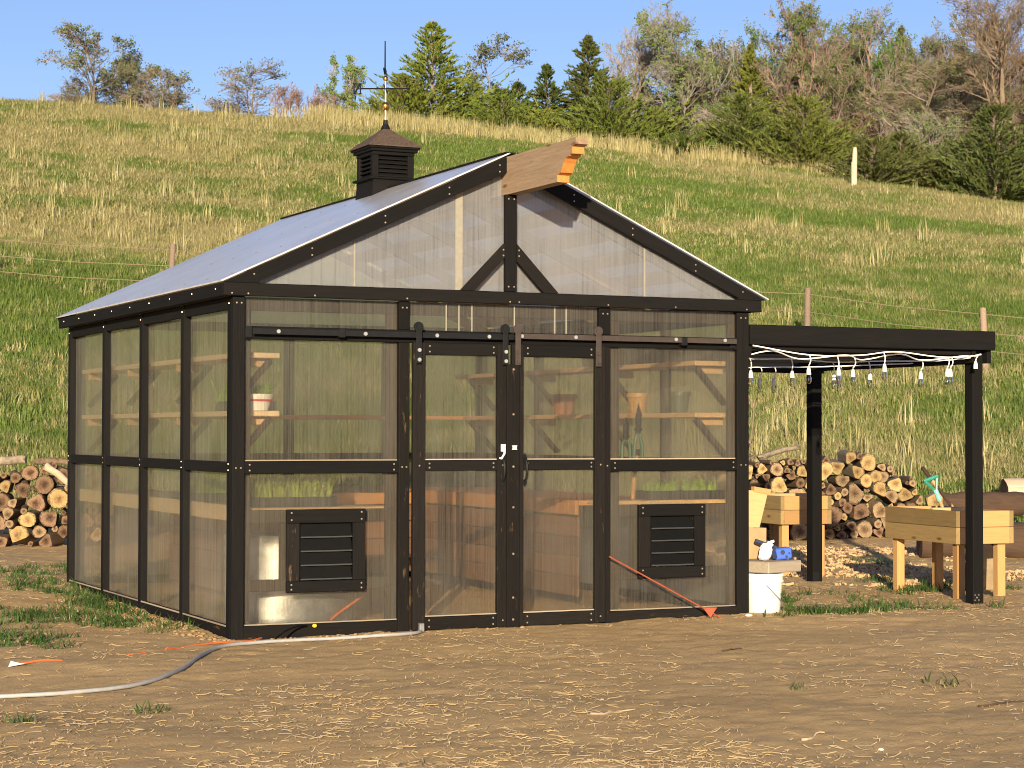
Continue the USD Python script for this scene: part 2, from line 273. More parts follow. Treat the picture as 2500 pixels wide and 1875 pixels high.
M['gpane'] = panemat('whitened_gable_polycarbonate', 0.74, (0.97, 0.97, 0.98), (0.80, 0.81, 0.85), 0.22, glossy=0.16, blur=0.10, lo=0.5, hi=1.35)  # whiter than the wall panes, imitating the skylit roof seen behind
M['roof'] = panemat('glare_white_roof_polycarbonate', 0.86, (0.97, 0.98, 1.0), (0.88, 0.86, 0.86), 0.76, streak=(3.0, 18.0, 3.0), glossy=0.25, ior=1.18, blur=0.08, tr=0.32, lo=0.75, hi=1.15)  # strong white share puts the grazing sky glare into clear sheets
# ------------------------------------------------------------------ terrain
Rh = np.array([math.cos(YAW), -math.sin(YAW)]); Fh = np.array([math.sin(YAW), math.cos(YAW)])
def uw(x, y): dx, dy = x - CAM[0], y - CAM[1]; return dx*Rh[0] + dy*Rh[1], dx*Fh[0] + dy*Fh[1]
def xy(u, w): return CAM[0] + u*Rh[0] + w*Fh[0], CAM[1] + u*Rh[1] + w*Fh[1]
def sstep(a, b, t): t = np.clip((t - a)/(b - a), 0, 1); return t*t*(3 - 2*t)
_t = np.linspace(-0.1, 8, 8000)
_sl = sstep(-0.05, 0.05, _t)*(1.08 - 0.16*_t.clip(0, 1))*(1 - 0.90*sstep(0.93, 1.03, _t))*(1 - sstep(2.5, 4, _t))
_S = np.cumsum(_sl)*(_t[1] - _t[0]); _S /= np.interp(1.0, _t, _S)
def crest(u):
    c = np.clip(u, -45, 45); return -0.00114085*c*c - 0.1003496*c + 12.82335
W0, W1 = 26.8, 80.0
def ground(x, y, fine=True):
    x, y = np.asarray(x, float), np.asarray(y, float); u, w = uw(x, y)
    h = crest(u)*np.interp((w - W0)/(W1 - W0), _t, _S)
    p = np.stack([x, y, 0*x], -1)
    on = sstep(27, 40, w)
    h = h + on*(0.5*(meshkit.fbm(p*0.11, 3, 5) - 0.5) + 0.16*(meshkit.fbm(p*0.7, 2, 9) - 0.5))*np.where(w > 70, 0.5, 1)
    h = h + 0.06*sstep(1, 6, y)*sstep(1.0, -1.0, x)                   # yard rises slightly behind the left wall
    if fine:
        near = sstep(60, 30, w)
        h = h + near*(0.045*(meshkit.fbm(p*0.9, 2, 3) - 0.5) + 0.019*(meshkit.fbm(p*5.0, 3, 1) - 0.5) + 0.016*(meshkit.fbm(p*21.0, 2, 2) - 0.5))
    return h
def gz(x, y): return float(ground(np.array([x]), np.array([y]))[0])
def sheet(us, ws, name, m):
    U, Wd = np.meshgrid(us, ws, indexing='ij'); X, Y = xy(U, Wd); Z = ground(X, Y)
    v = np.stack([X, Y, Z], -1).reshape(-1, 3); n = len(ws); i, j = np.meshgrid(np.arange(len(us) - 1), np.arange(n - 1), indexing='ij')
    q = np.stack([i*n + j, (i + 1)*n + j, (i + 1)*n + j + 1, i*n + j + 1], -1).reshape(-1, 4)
    return tag(obj(name, (v, q), m, smooth=True), kind='structure')
def nonuni(a, b, step, lo, hi, k=1.25):
    c = list(np.arange(a, b + 1e-6, step)); s = step; x = c[-1]; out = c[:]
    while x < hi: s *= k; x += s; out.append(x)
    s = step; x = a; pre = []
    while x > lo: s *= k; x -= s; pre.append(x)
    return np.array(pre[::-1] + out)
dirt = mat('packed_dirt', {
    'ge': ('geometry', {}), 'n1': ('noise_texture', {'scale': 0.75, 'detail': 7.0, 'roughness': 0.62}), 'n2': ('noise_texture', {'scale': 9.0, 'detail': 8.0, 'roughness': 0.65}), 'n3': ('noise_texture', {'scale': 60.0, 'detail': 5.0, 'roughness': 0.7}),
    'm1': ('mix', {'fac': 0.5}), 'm2': ('mix', {'fac': 0.35}), 'r': ('rgb_ramp', {'ramp': [(0.30, (0.26, 0.155, 0.070)), (0.45, (0.44, 0.285, 0.130)), (0.58, (0.54, 0.365, 0.175)), (0.75, (0.59, 0.415, 0.21))]}),
    'b': ('bump', {'strength': 0.7, 'distance': 0.03}), 'p': ('principled_bsdf', {'roughness': 0.95, 'specular_ior_level': 0.15})},
    [('ge.position', 'n1.vector'), ('ge.position', 'n2.vector'), ('ge.position', 'n3.vector'), ('n1.color', 'm1.color1'), ('n2.color', 'm1.color2'), ('m1.color', 'm2.color1'), ('n3.color', 'm2.color2'), ('m2.color', 'r.fac'),
     ('r.color', 'p.base_color'), ('m2.color', 'b.height'), ('b.normal', 'p.normal')])
turf = mat('hillside_turf', {
    'ge': ('geometry', {}), 'n1': ('noise_texture', {'scale': 0.16, 'detail': 4.0, 'roughness': 0.6}), 'n2': ('noise_texture', {'scale': 5.0, 'detail': 6.0, 'roughness': 0.7}), 'm1': ('mix', {'fac': 0.5}),
    'r': ('rgb_ramp', {'ramp': [(0.34, (0.035, 0.07, 0.012)), (0.46, (0.075, 0.115, 0.022)), (0.56, (0.16, 0.15, 0.05)), (0.68, (0.30, 0.23, 0.11))]}), 'b': ('bump', {'strength': 0.8, 'distance': 0.1}),
    'p': ('principled_bsdf', {'roughness': 0.9, 'specular_ior_level': 0.1})},
    [('ge.position', 'n1.vector'), ('ge.position', 'n2.vector'), ('n1.color', 'm1.color1'), ('n2.color', 'm1.color2'), ('m1.color', 'r.fac'), ('r.color', 'p.base_color'), ('n2.color', 'b.height'), ('b.normal', 'p.normal')])
sheet(nonuni(-6.5, 11, 0.05, -400, 400), np.r_[nonuni(7.0, 26.0, 0.05, -400, 25.9), 26.3], 'dirt_yard', dirt)
sheet(nonuni(-26, 27, 0.4, -400, 400), np.r_[26.3, 26.6, np.arange(27, 86, 0.4), nonuni(86, 87, 0.5, 85.9, 420)[1:]], 'hill', turf)

# ------------------------------------------------------------------ grass
M['grass'] = leafy('green_grass_blades', [(0.12, 0.185, 0.036), (0.16, 0.23, 0.05), (0.21, 0.265, 0.068), (0.13, 0.175, 0.044)], 0.4)
M['grass2'] = leafy('yellow_green_grass_blades', [(0.20, 0.25, 0.06), (0.27, 0.29, 0.09), (0.35, 0.33, 0.14), (0.15, 0.21, 0.05)], 0.35)
M['seedling'] = leafy('seedling_leaves', [(0.20, 0.38, 0.05), (0.28, 0.44, 0.08), (0.36, 0.42, 0.10)], 0.4)
M['straw'] = leafy('dry_straw_blades', [(0.37, 0.32, 0.15), (0.48, 0.42, 0.22), (0.42, 0.37, 0.18), (0.30, 0.26, 0.11)], 0.25)
M['weed'] = leafy('dark_green_weeds', [(0.04, 0.09, 0.018), (0.06, 0.12, 0.026), (0.085, 0.14, 0.036), (0.05, 0.08, 0.02)], 0.35)
def tuft(r, n, hmin, hmax, wid, lean, rad):
    V, F = [], []
    for k in range(n):
        a, q = r.uniform(0, 2*PI), rad*math.sqrt(r.uniform()); b = r.uniform(0, 2*PI); L = r.uniform(hmin, hmax); ln = r.uniform(0.15, 1)*lean*L
        o = np.array([q*math.cos(a), q*math.sin(a), -0.02]); d = np.array([math.cos(b), math.sin(b), 0]); s = np.array([-d[1], d[0], 0])*wid/2*r.uniform(0.6, 1.3)
        p1 = o + d*ln*0.35 + [0, 0, L*0.55]; p2 = o + d*ln + [0, 0, L*r.uniform(0.75, 1)]
        m = len(V)*1; V += [o - s, o + s, p1 - s*0.8, p1 + s*0.8, p2]
        F += [[m, m + 1, m + 3], [m, m + 3, m + 2], [m + 2, m + 3, m + 4]]
    return np.array(V), np.array(F)
def instancer(name, protos, pos, rot, scl, idx, parent=None):
    pi = UsdGeom.PointInstancer.Define(stage, numbered(pth(parent) + '/' + name)); path = str(pi.GetPath())
    for i, (pn, mesh, m) in enumerate(protos):
        pr = usdkit.mesh(stage, path + '/' + pn + ('' if i == 0 else '_%03d' % i), mesh, m)
        pi.GetPrototypesRel().AddTarget(pr.GetPath())
    pi.CreateProtoIndicesAttr(Vt.IntArray.FromNumpy(np.asarray(idx, np.int32))); pi.CreatePositionsAttr(Vt.Vec3fArray.FromNumpy(np.asarray(pos, np.float32)))
    pi.CreateScalesAttr(Vt.Vec3fArray.FromNumpy(np.repeat(np.asarray(scl, np.float32)[:, None], 3, 1)))
    pi.CreateOrientationsAttr(Vt.QuathArray([Gf.Quath(math.cos(a/2), 0, 0, math.sin(a/2)) for a in rot]))
    return pi.GetPrim()
r0 = np.random.default_rng(11)
protos = []
for k in range(3): protos.append(('green_tuft', tuft(r0, 34, 0.08, 0.22, 0.016, 0.8, 0.20), M['grass']))
for k in range(3): protos.append(('yellow_green_tuft', tuft(r0, 32, 0.10, 0.28, 0.016, 0.9, 0.20), M['grass2']))
for k in range(3): protos.append(('straw_tuft', tuft(r0, 34, 0.10, 0.27, 0.013, 1.2, 0.20), M['straw']))
for k in range(2): protos.append(('tall_straw_tuft', tuft(r0, 16, 0.35, 0.75, 0.016, 0.45, 0.16), M['straw']))
for k in range(2): protos.append(('far_green_tuft', tuft(r0, 34, 0.08, 0.20, 0.024, 0.9, 0.34), M['grass']))
for k in range(2): protos.append(('far_yellow_green_tuft', tuft(r0, 34, 0.09, 0.22, 0.024, 1.0, 0.34), M['grass2']))
for k in range(2): protos.append(('far_straw_tuft', tuft(r0, 34, 0.10, 0.28, 0.022, 1.2, 0.34), M['straw']))
def scatter_hill():
    P, I, S = [], [], []
    N = 105000
    w = 26.6 + (83 - 26.6)*r0.uniform(size=N)**1.25; half = w*0.29 + 1.5; u = r0.uniform(-1, 1, N)*half
    keep = r0.uniform(size=N) < np.clip(0.35 + w/90, 0, 1)
    u, w = u[keep], w[keep]; x, y = xy(u, w); z = ground(x, y, False)
    p = np.stack([x, y, 0*x], -1)
    big = meshkit.fbm(p*np.array([0.075, 0.075, 1]), 3, 21); mid = meshkit.fbm(p*0.45, 3, 33); bands = meshkit.fbm(np.stack([u*0.09, w*0.42, 0*u], -1), 3, 44)
    dry = 0.9*big + 0.75*mid + 0.9*bands - 1.345
    dry += 0.15*sstep(-3, -10, u)*sstep(42, 47, w)                        # dry slope high on the left
    dry -= 0.40*sstep(-2, -5, u)*sstep(35.5, 38, w)*sstep(45, 42, w)        # lush strip below it
    dry -= 0.16*sstep(0, 4, u)*sstep(35, 38, w)*sstep(66, 52, w)          # green right slope
    dry += 0.10*sstep(2, 5, u)*sstep(40, 30, w)                           # straw behind the woodpile
    dry += 0.10*sstep(-2, -5, u)*sstep(37, 30, w)
    dry += 0.5*sstep(-8, -4, u)*sstep(77.0, 79.0, w)                       # straw fringe along the treeline
    dry += 0.16*sstep(3, 8, u)*sstep(67, 74, w)
    far = w > 50
    q = dry + r0.normal(0, 0.21, len(u))
    k = r0.integers(0, 6, len(u))
    idx = np.where(q < -0.03, np.where(far, 11 + k % 2, k % 3), np.where(q < 0.10, np.where(far, 13 + k % 2, 3 + k % 3), np.where(far, 15 + k % 2, 6 + k % 3)))
    tall = (r0.uniform(size=len(u)) < np.where(q > 0.25, 0.022, 0.001)) | ((w > 76.8) & (u > -8) & (r0.uniform(size=len(u)) < 0.75))
    idx = np.where(tall, 9 + k % 2, idx)
    pu_, pw_ = 12.3, 72.3; idx = np.where(tall & (np.hypot(u - pu_, w - pw_ + .6) < 1.1), 6 + k % 3, idx)
    bare = (mid < 0.36) & (w < 40) & (r0.uniform(size=len(u)) < 0.6)
    s = r0.uniform(0.7, 1.3, len(u))
    s *= np.where((w > 78) & tall, 1.15, 1.0)
    m = ~bare & ~((w < 29) & (r0.uniform(size=len(u)) < 0.35))
    return np.stack([x, y, z], -1)[m], r0.uniform(0, 2*PI, m.sum()), s[m], idx[m]
tag(instancer('hill_grass', protos, *scatter_hill()), 'green grass mixed with pale dry straw covering the hillside', 'grass', kind='stuff')

# yard weeds
yp = [('weed_tuft', tuft(r0, 20, 0.03, 0.12, 0.010, 1.2, 0.10), M['weed']) for k in range(3)] + [('dry_tuft', tuft(r0, 14, 0.02, 0.08, 0.007, 1.6, 0.12), M['straw']), ('sparse_tuft', tuft(r0, 7, 0.03, 0.10, 0.010, 1.3, 0.08), M['weed'])]
patches = [(-.39, 4.43, .55, .7, 60), (-.10, 3.4, .25, .6, 42), (-.88, 2.1, .5, .7, 55), (-.43, 1.45, .32, .55, 48), (.2, 6.3, .5, .8, 40), (-1.35, .2, .3, .35, 16), (-1.2, .65, .3, .35, 14), (-.25, 2.4, .18, .6, 36), (-.15, .9, .1, .3, 10), (-1.2, 5.5, .7, 1., 50),
           (4.35, -.15, .14, .10, 20), (4.75, -.2, .38, .13, 26), (5.5, 1.0, .6, .4, 14), (5.25, .25, .5, .22, 14), (6.7, 1.6, .35, .35, 18), (6.3, 1.25, .3, .25, 16), (6.95, 2.4, .4, .3, 18), (5.6, -.1, .25, .12, 9), (8.3, 4.6, .5, .5, 14), (7.2, 1.2, .25, .2, 12),
           (-1.40, -3.14, .06, .05, 4), (-2.04, -3.27, .05, .04, 2), (1.83, -3.75, .2, .12, 1), (2.8, -3.9, .25, .2, 2), (4.1, -.3, .1, .1, 3)]
P = []
for (cx, cy, rx, ry, n) in patches:
    a = r0.uniform(0, 2*PI, n); q = np.where(r0.uniform(size=n) < .7, np.sqrt(r0.uniform(size=n)), np.abs(r0.normal(0, .9, n)) if n > 8 else .3); P.append(np.stack([cx + rx*q*np.cos(a), cy + ry*q*np.sin(a)], -1))
P = np.vstack(P); P = P[~((P[:, 0] > -0.02) & (P[:, 0] < 3.97) & (P[:, 1] > -0.03) & (P[:, 1] < 4.75))]
pos = np.c_[P, ground(P[:, 0], P[:, 1])]
tag(instancer('yard_weeds', yp, pos, r0.uniform(0, 2*PI, len(P)), r0.uniform(0.5, 1.25, len(P)), r0.choice(5, len(P), p=[.23, .23, .2, .18, .16])), 'short dark green grass clumps growing through the dirt yard', 'grass', kind='stuff')

# straw litter, clods and wood chips lying on the dirt
M['litter'] = leafy('straw_litter', [(0.38, 0.27, 0.14), (0.45, 0.34, 0.19), (0.32, 0.21, 0.105), (0.40, 0.29, 0.155), (0.20, 0.125, 0.06), (0.11, 0.065, 0.035), (0.26, 0.17, 0.08)], 0.0, 0.7)
M['chips'] = leafy('wood_chip_tones', [(0.52, 0.33, 0.16), (0.62, 0.44, 0.25), (0.36, 0.21, 0.10), (0.22, 0.12, 0.06), (0.55, 0.37, 0.2)], 0.0, 0.8)
def sticks(r, x, y, lmin, lmax, wid):
    n = len(x); a = r.normal(0.3, 0.75, n) + (r.uniform(size=n) < 0.3)*r.uniform(0, PI, n); L = lmin + (lmax - lmin)*r.uniform(size=n)**2.6; b = a + r.normal(0, 0.35, n); h = wid*r.uniform(0.5, 1.4, n)
    z0 = ground(x, y); e1 = np.stack([np.cos(a), np.sin(a)], -1)*L[:, None]/2; e2 = np.stack([np.cos(b), np.sin(b)], -1)*L[:, None]/2
    c = np.stack([x, y], -1); A, B = c - e1, c + e2
    zA, zB = ground(A[:, 0], A[:, 1]), ground(B[:, 0], B[:, 1]); zl = np.maximum(z0, (zA + zB)/2)
    up = np.abs(r.normal(0, 0.007, n)); pts = np.stack([np.c_[A, zA + up], np.c_[c, zl + 0.004], np.c_[B, zB + np.abs(r.normal(0, 0.007, n))]], 1)
    nrm = np.stack([-np.sin(a), np.cos(a), 0*a], -1)*h[:, None]/2
    tri = [pts + nrm[:, None]*1.0, pts - nrm[:, None]*1.0, pts + np.array([0, 0, 1.0])*h[:, None, None]*0.8]
    v = np.stack(tri, 2).reshape(n, 9, 3)                              # three rings of three
    f = []
    for s in range(2):
        for k in range(3):
            k2 = (k + 1) % 3; f += [[s*3 + k, s*3 + k2, s*3 + 3 + k2], [s*3 + k, s*3 + 3 + k2, s*3 + 3 + k]]
    f = np.array(f); return v.reshape(-1, 3), (f[None] + 9*np.arange(n)[:, None, None]).reshape(-1, 3)
def litter_points(n):
    w = 8.0 + 17*r0.uniform(size=n)**1.5; u = r0.uniform(-1, 1, n)*(w*0.27 + 0.6); x, y = xy(u, w)
    d = meshkit.fbm(np.stack([x*0.7, y*0.7, 0*x], -1), 3, 77) + 0.25*(meshkit.fbm(np.stack([x*3, y*3, 0*x], -1), 2, 78) - 0.5)
    d = d + 0.10*sstep(3.5, 6, x)*sstep(-6, -2, y) + 0.12*np.exp(-((y + 0.25)/0.25)**2)*(x > 0.3)*(x < 4) + 0.12*sstep(-2.0, -3.0, y)*sstep(0.5, -1, x)
    k = (r0.uniform(size=n) < np.clip((d - 0.34)*2.2, 0.08, 0.85)) & ~((x > 0) & (x < 3.95) & (y > 0) & (y < 4.7))
    return x[k], y[k]
x, y = litter_points(36000)
tag(obj('straw_litter', sticks(r0, x, y, 0.006, 0.085, 0.0026), M['litter']), 'scattered pale straw stalks and twigs lying on the dirt yard', 'straw', kind='stuff')
n = 9000; w = r0.uniform(17.5, 26.5, n); u = r0.uniform(2.2, 8.5, n); x, y = xy(u, w); k = meshkit.fbm(np.stack([x*0.8, y*0.8, 0*x], -1), 2, 5) > 0.42; x, y = x[k], y[k]
k = ~((x < 4) & (y < 4.7)); x, y = x[k], y[k]
tag(obj('wood_chips', sticks(r0, x, y, 0.02, 0.08, 0.02), M['chips']), 'loose wood chips strewn on the ground between planters and woodpile', 'wood chips', kind='stuff')
ico = trimesh.creation.icosphere(1)
def clods(pts, r, smin, smax):
    out = []
    for (x, y) in pts:
        s = smin + (smax - smin)*r.uniform()**2; v = ico.vertices*(1 + 0.35*(meshkit.noise(ico.vertices*1.7 + r.uniform(0, 50), 3)[:, None] - 0.5))*np.array([1, r.uniform(.7, 1.2), r.uniform(.5, .8)])*s
        out.append((v + [x, y, gz(x, y) + 0.15*s], ico.faces))
    return cat(out)
pts = [(-0.03 - abs(r0.normal(0, 0.11)), r0.uniform(-0.1, 2.6)) for k in range(260)] + [(r0.uniform(-.15, 1.1), -0.05 - abs(r0.normal(0, 0.06))) for k in range(60)] + [(r0.uniform(1.1, 3.9), -0.12 - abs(r0.normal(0, 0.05))) for k in range(24)]
tag(obj('dirt_clods', clods(pts, r0, 0.005, 0.019), M['clod'], smooth=True), 'crumbly light brown dirt clods heaped along the greenhouse base', 'dirt', kind='stuff')

# ------------------------------------------------------------------ trees
M['twig_brown'] = plain('brown_twigs', (0.20, 0.15, 0.115), 0.85, 0, 0.3, 3)
M['twig_grey'] = plain('grey_twigs', (0.25, 0.21, 0.18), 0.85, 0, 0.3, 3)
M['twig_pink'] = plain('pinkish_twigs', (0.24, 0.155, 0.125), 0.85, 0, 0.25, 3)
M['twig_orange'] = plain('orange_brown_limbs', (0.175, 0.125, 0.085), 0.85, 0, 0.3, 3)
M['leaf_pale'] = leafy('pale_spring_leaves', [(0.15, 0.22, 0.055), (0.20, 0.27, 0.085), (0.11, 0.17, 0.05)], 0.4)
M['leaf_olive'] = leafy('olive_spring_leaves', [(0.11, 0.14, 0.035), (0.15, 0.175, 0.05), (0.08, 0.105, 0.028), (0.18, 0.17, 0.06)], 0.35)
M['leaf_bud'] = leafy('grey_green_buds', [(0.12, 0.155, 0.065), (0.155, 0.185, 0.085), (0.10, 0.125, 0.055)], 0.3)
M['leaf_bright'] = leafy('bright_green_leaves', [(0.09, 0.19, 0.03), (0.13, 0.24, 0.05), (0.07, 0.14, 0.025)], 0.4)
M['leaf_rust'] = leafy('rusty_buds', [(0.16, 0.085, 0.045), (0.20, 0.12, 0.06), (0.12, 0.07, 0.04)], 0.3)
M['cedar_yellow'] = leafy('yellow_green_cedar_sprays', [(0.11, 0.155, 0.022), (0.16, 0.195, 0.03), (0.08, 0.12, 0.02), (0.21, 0.22, 0.04), (0.05, 0.085, 0.018)], 0.15)
M['cedar_dark'] = leafy('dark_green_cedar_sprays', [(0.06, 0.085, 0.022), (0.09, 0.115, 0.028), (0.042, 0.062, 0.017), (0.12, 0.13, 0.034)], 0.15)

def tubes3(P, R):
    """(N,k,3) polylines with radii (N,k) as three-sided tubes"""
    N, k, _ = P.shape; t = np.gradient(P, axis=1); t /= np.linalg.norm(t, axis=2, keepdims=True) + 1e-9
    ref = np.where(np.abs(t[..., 2:]) < 0.9, [0, 0, 1.0], [1.0, 0, 0]); a = np.cross(t, ref); a /= np.linalg.norm(a, axis=2, keepdims=True) + 1e-9; b = np.cross(t, a)
    g = np.arange(3)*2*PI/3
    v = P[:, :, None] + R[:, :, None, None]*(np.cos(g)[None, None, :, None]*a[:, :, None] + np.sin(g)[None, None, :, None]*b[:, :, None])
    f = []
    for s in range(k - 1):
        for j in range(3):
            j2 = (j + 1) % 3; f += [[s*3 + j, s*3 + j2, s*3 + 3 + j2], [s*3 + j, s*3 + 3 + j2, s*3 + 3 + j]]
    f = np.array(f); return v.reshape(-1, 3), (f[None] + 3*k*np.arange(N)[:, None, None]).reshape(-1, 3)
def unit(v): return v/(np.linalg.norm(v, axis=-1, keepdims=True) + 1e-9)
def grow(r, base, dirs, L, rad, k, wob, lift, taper=0.25):
    """branches from base points along dirs, wobbling and lifting"""
    N = len(base); t = np.linspace(0, 1, k); P = np.empty((N, k, 3)); P[:, 0] = base; d = dirs.copy(); 
    for i in range(1, k):
        d = unit(d + r.normal(0, wob, (N, 3)) + np.array([0, 0, lift])); P[:, i] = P[:, i - 1] + d*(L/(k - 1))[:, None]
    return P, rad[:, None]*(1 - (1 - taper)*t)[None], 
def children(r, P, R, n, tmin, ang, lfrac, L, rfrac):
    """n children on each polyline, leaving at angle ang"""
    N, k, _ = P.shape; t = tmin + (1 - tmin)*r.uniform(size=(N, n)); s = t*(k - 1); i = np.minimum(s.astype(int), k - 2); f = (s - i)[..., None]
    rows = np.arange(N)[:, None]; b = P[rows, i]*(1 - f) + P[rows, i + 1]*f; d = unit(P[rows, i + 1] - P[rows, i])
    rr = (R[rows, i]*(1 - f[..., 0]) + R[rows, i + 1]*f[..., 0])
    side = unit(np.cross(d, r.normal(size=(N, n, 3)))); a = ang*r.uniform(0.65, 1.25, (N, n))[..., None]
    dd = unit(d*np.cos(a) + side*np.sin(a)); ln = L[:, None]*lfrac*(1.15 - 0.55*t)*r.uniform(0.6, 1.15, (N, n))
    return b.reshape(-1, 3), dd.reshape(-1, 3), ln.ravel(), (rr*rfrac).ravel()
def quads(r, c, s, flat=0.0):
    N = len(c); a = unit(r.normal(size=(N, 3))); b = unit(np.cross(a, r.normal(size=(N, 3)))); s = (s*r.uniform(0.6, 1.3, N))[:, None]
    v = np.stack([c - a*s, c + b*s*0.6, c + a*s, c - b*s*0.6], 1).reshape(-1, 3); i = 4*np.arange(N)[:, None]
    return v, np.vstack([i + [0, 1, 2], i + [0, 2, 3]])
def deciduous(r, H, Wd, kind):
    stems, n1, n2, n3, n4, ang1, up, leaf = dict(leafy=(1, 17, 10, 7, 4, .8, .08, 2.6), dense=(2, 14, 10, 7, 4, .85, .06, 4.5), bare=(1, 18, 10, 7, 5, .55, .14, 0.2), spread=(2, 9, 8, 6, 4, 1.05, .06, .8),
        young=(4, 7, 6, 5, 2, .45, .2, 3.6), bush_dense=(10, 8, 7, 5, 3, .8, .04, 3.0), bush_thin=(6, 5, 5, 4, 3, .6, .1, 0.7), bush_bare=(8, 5, 5, 4, 3, .45, .2, .05))[kind]
    small = min(1, H/6); n4 = max(2, round(n4*small**1.4)); n3 = max(3, round(n3*small**.6)); n2 = max(5, round(n2*small**.4))
    tr = H*(0.92 if stems == 1 else 0.7); b0 = np.zeros((stems, 3)); b0[:, :2] = r.normal(0, 0.03*stems**0.5 if stems > 2 else 0.02, (stems, 2))
    tilt = {1: .05, 2: .22}.get(stems, .42); d0 = unit(np.c_[r.normal(0, tilt, (stems, 2)), np.ones(stems)])
    L0 = tr*r.uniform(0.8, 1.0, stems) if stems > 1 else np.array([tr]); P0, R0 = grow(r, b0, d0, L0, np.full(stems, 0.020*H if stems < 3 else 0.009*H + .008), 7, 0.09, 0.05, 0.2)
    tmin = .28 if stems == 1 else .15
    b, d, l, q = children(r, P0, R0, n1, tmin, ang1, 0.46, L0, 0.6); P1, R1 = grow(r, b, d, l, np.maximum(q, .018), 5, 0.16, up)
    b, d, l, q = children(r, P1, R1, n2, .2, .7, 0.55, l, 0.6); P2, R2 = grow(r, b, d, l, np.maximum(q, .014), 4, 0.2, up)
    b, d, l, q = children(r, P2, R2, n3, .2, .7, 0.55, l, 0.7); l = np.maximum(l, .12); P3, R3 = grow(r, b, d, l, np.clip(q, .010, .014), 3, 0.22, up)
    b, d, l, q = children(r, P3, R3, n4, .2, .7, 0.6, l, 0.8); l = np.maximum(l, .10); P4, R4 = grow(r, b, d, l, np.full(len(b), .008), 2, 0.2, up)
    al = np.concatenate([x.reshape(-1, 3) for x in (P1, P2, P3)]); lo = np.percentile(al, 1, axis=0); hi = np.percentile(al, 99, axis=0); 
    sc = np.array([Wd/(hi[0] - lo[0]), Wd/(hi[1] - lo[1]), H/hi[2]]); of = np.array([-(lo[0] + hi[0])/2*0.5, -(lo[1] + hi[1])/2*0.5, 0])
    for Q in (P0, P1, P2, P3, P4): Q += of*np.clip(Q[..., 2:]/H, 0, 1); Q *= sc
    trunk = cat([tubes3(P0, R0), tubes3(P1, R1)]); twigs = cat([tubes3(P2, R2), tubes3(P3, R3), tubes3(P4, R4)])
    tips = np.concatenate([P4[:, 1], P4[:, 0], P3[:, 2]]); nl = int(leaf*(1400 if H < 6.4 or H > 20 else 2300)*min(1, (H/5)**1.2 + .12)); 
    clump = meshkit.fbm(tips*1.4 + r.uniform(0, 90), 2, 3); pr = np.clip((clump - 0.34)*3, 0.02, 1); pr /= pr.sum()
    c = tips[r.choice(len(tips), nl, p=pr)] + r.normal(0, .05, (nl, 3)) if nl else None
    return trunk, twigs, (quads(r, c, 0.05) if nl else None)
def cedar(r, H, Wd, kind):
    """ascending feathery sprays in a ragged cone"""
    nb = int({'tall': 380, 'mid': 320, 'wide': 420, 'low': 260}[kind]*(0.8 + 0.06*H)); pw = {'tall': 1.0, 'mid': .8, 'wide': .62, 'low': .55}[kind]
    t = r.uniform(0.0, 1, nb)**0.9; a = r.uniform(0, 2*PI, nb); lob = 1 + .28*np.sin(a*2 + t*7 + r.uniform(0, 6)) + .18*np.sin(a*5 + t*17)
    Lb = Wd/2*((1 - t)**pw)*lob*r.uniform(0.7, 1.18, nb) + 0.012*Wd; el = np.where(t > .75, .62, .40) + r.normal(0, .14, nb); Lb = Lb/np.cos(np.clip(el, 0, 1.1))**0.6
    d = np.stack([np.cos(a)*np.cos(el), np.sin(a)*np.cos(el), np.sin(el)], -1); b = np.c_[np.zeros((nb, 2)), t*H*0.93 - 0.02]
    b[:, 2] = np.maximum(b[:, 2] - 0.25*Lb*(t < .8), 0.03)
    P, R = grow(r, b, d, Lb, np.full(nb, .009), 4, .10, .05)
    for ax_ in (0, 1): P[..., ax_] *= Wd*.5/np.percentile(np.abs(P[:, 3, ax_]), 88)
    ns = 40; s = (0.2 + 0.8*r.uniform(size=(nb, ns))**0.75)*3; i = np.minimum(s.astype(int), 2); f = (s - i)[..., None]; rows = np.arange(nb)[:, None]
    c = (P[rows, i]*(1 - f) + P[rows, i + 1]*f).reshape(-1, 3); dirb = unit(P[rows, i + 1] - P[rows, i]).reshape(-1, 3)
    N = len(c); dd = unit(dirb + 0.75*unit(r.normal(size=(N, 3))) + [0, 0, .25]); ln = (0.11 + 0.08*r.uniform(size=N) + 0.017*H)[:, None]*r.uniform(.7, 1.2, (N, 1)); ln = ln*(0.45 + 0.55*np.repeat(1 - t, ns))[:, None]; sd = unit(np.cross(dd, r.normal(size=(N, 3))))*ln*0.17
    v = np.stack([c - dd*ln*.25, c + sd + dd*ln*.25, c + dd*ln, c - sd + dd*ln*.25], 1).reshape(-1, 3); j = 4*np.arange(N)[:, None]
    return tubes3(np.array([[[0, 0, -.05], [0.02, 0, H*.33], [0, .02, H*.66], [0, 0, H*.97]]]), np.array([[.02*H + .02, .015*H + .015, .01*H, .008]])), tubes3(P, R), (v, np.vstack([j + [0, 1, 2], j + [0, 2, 3]]))
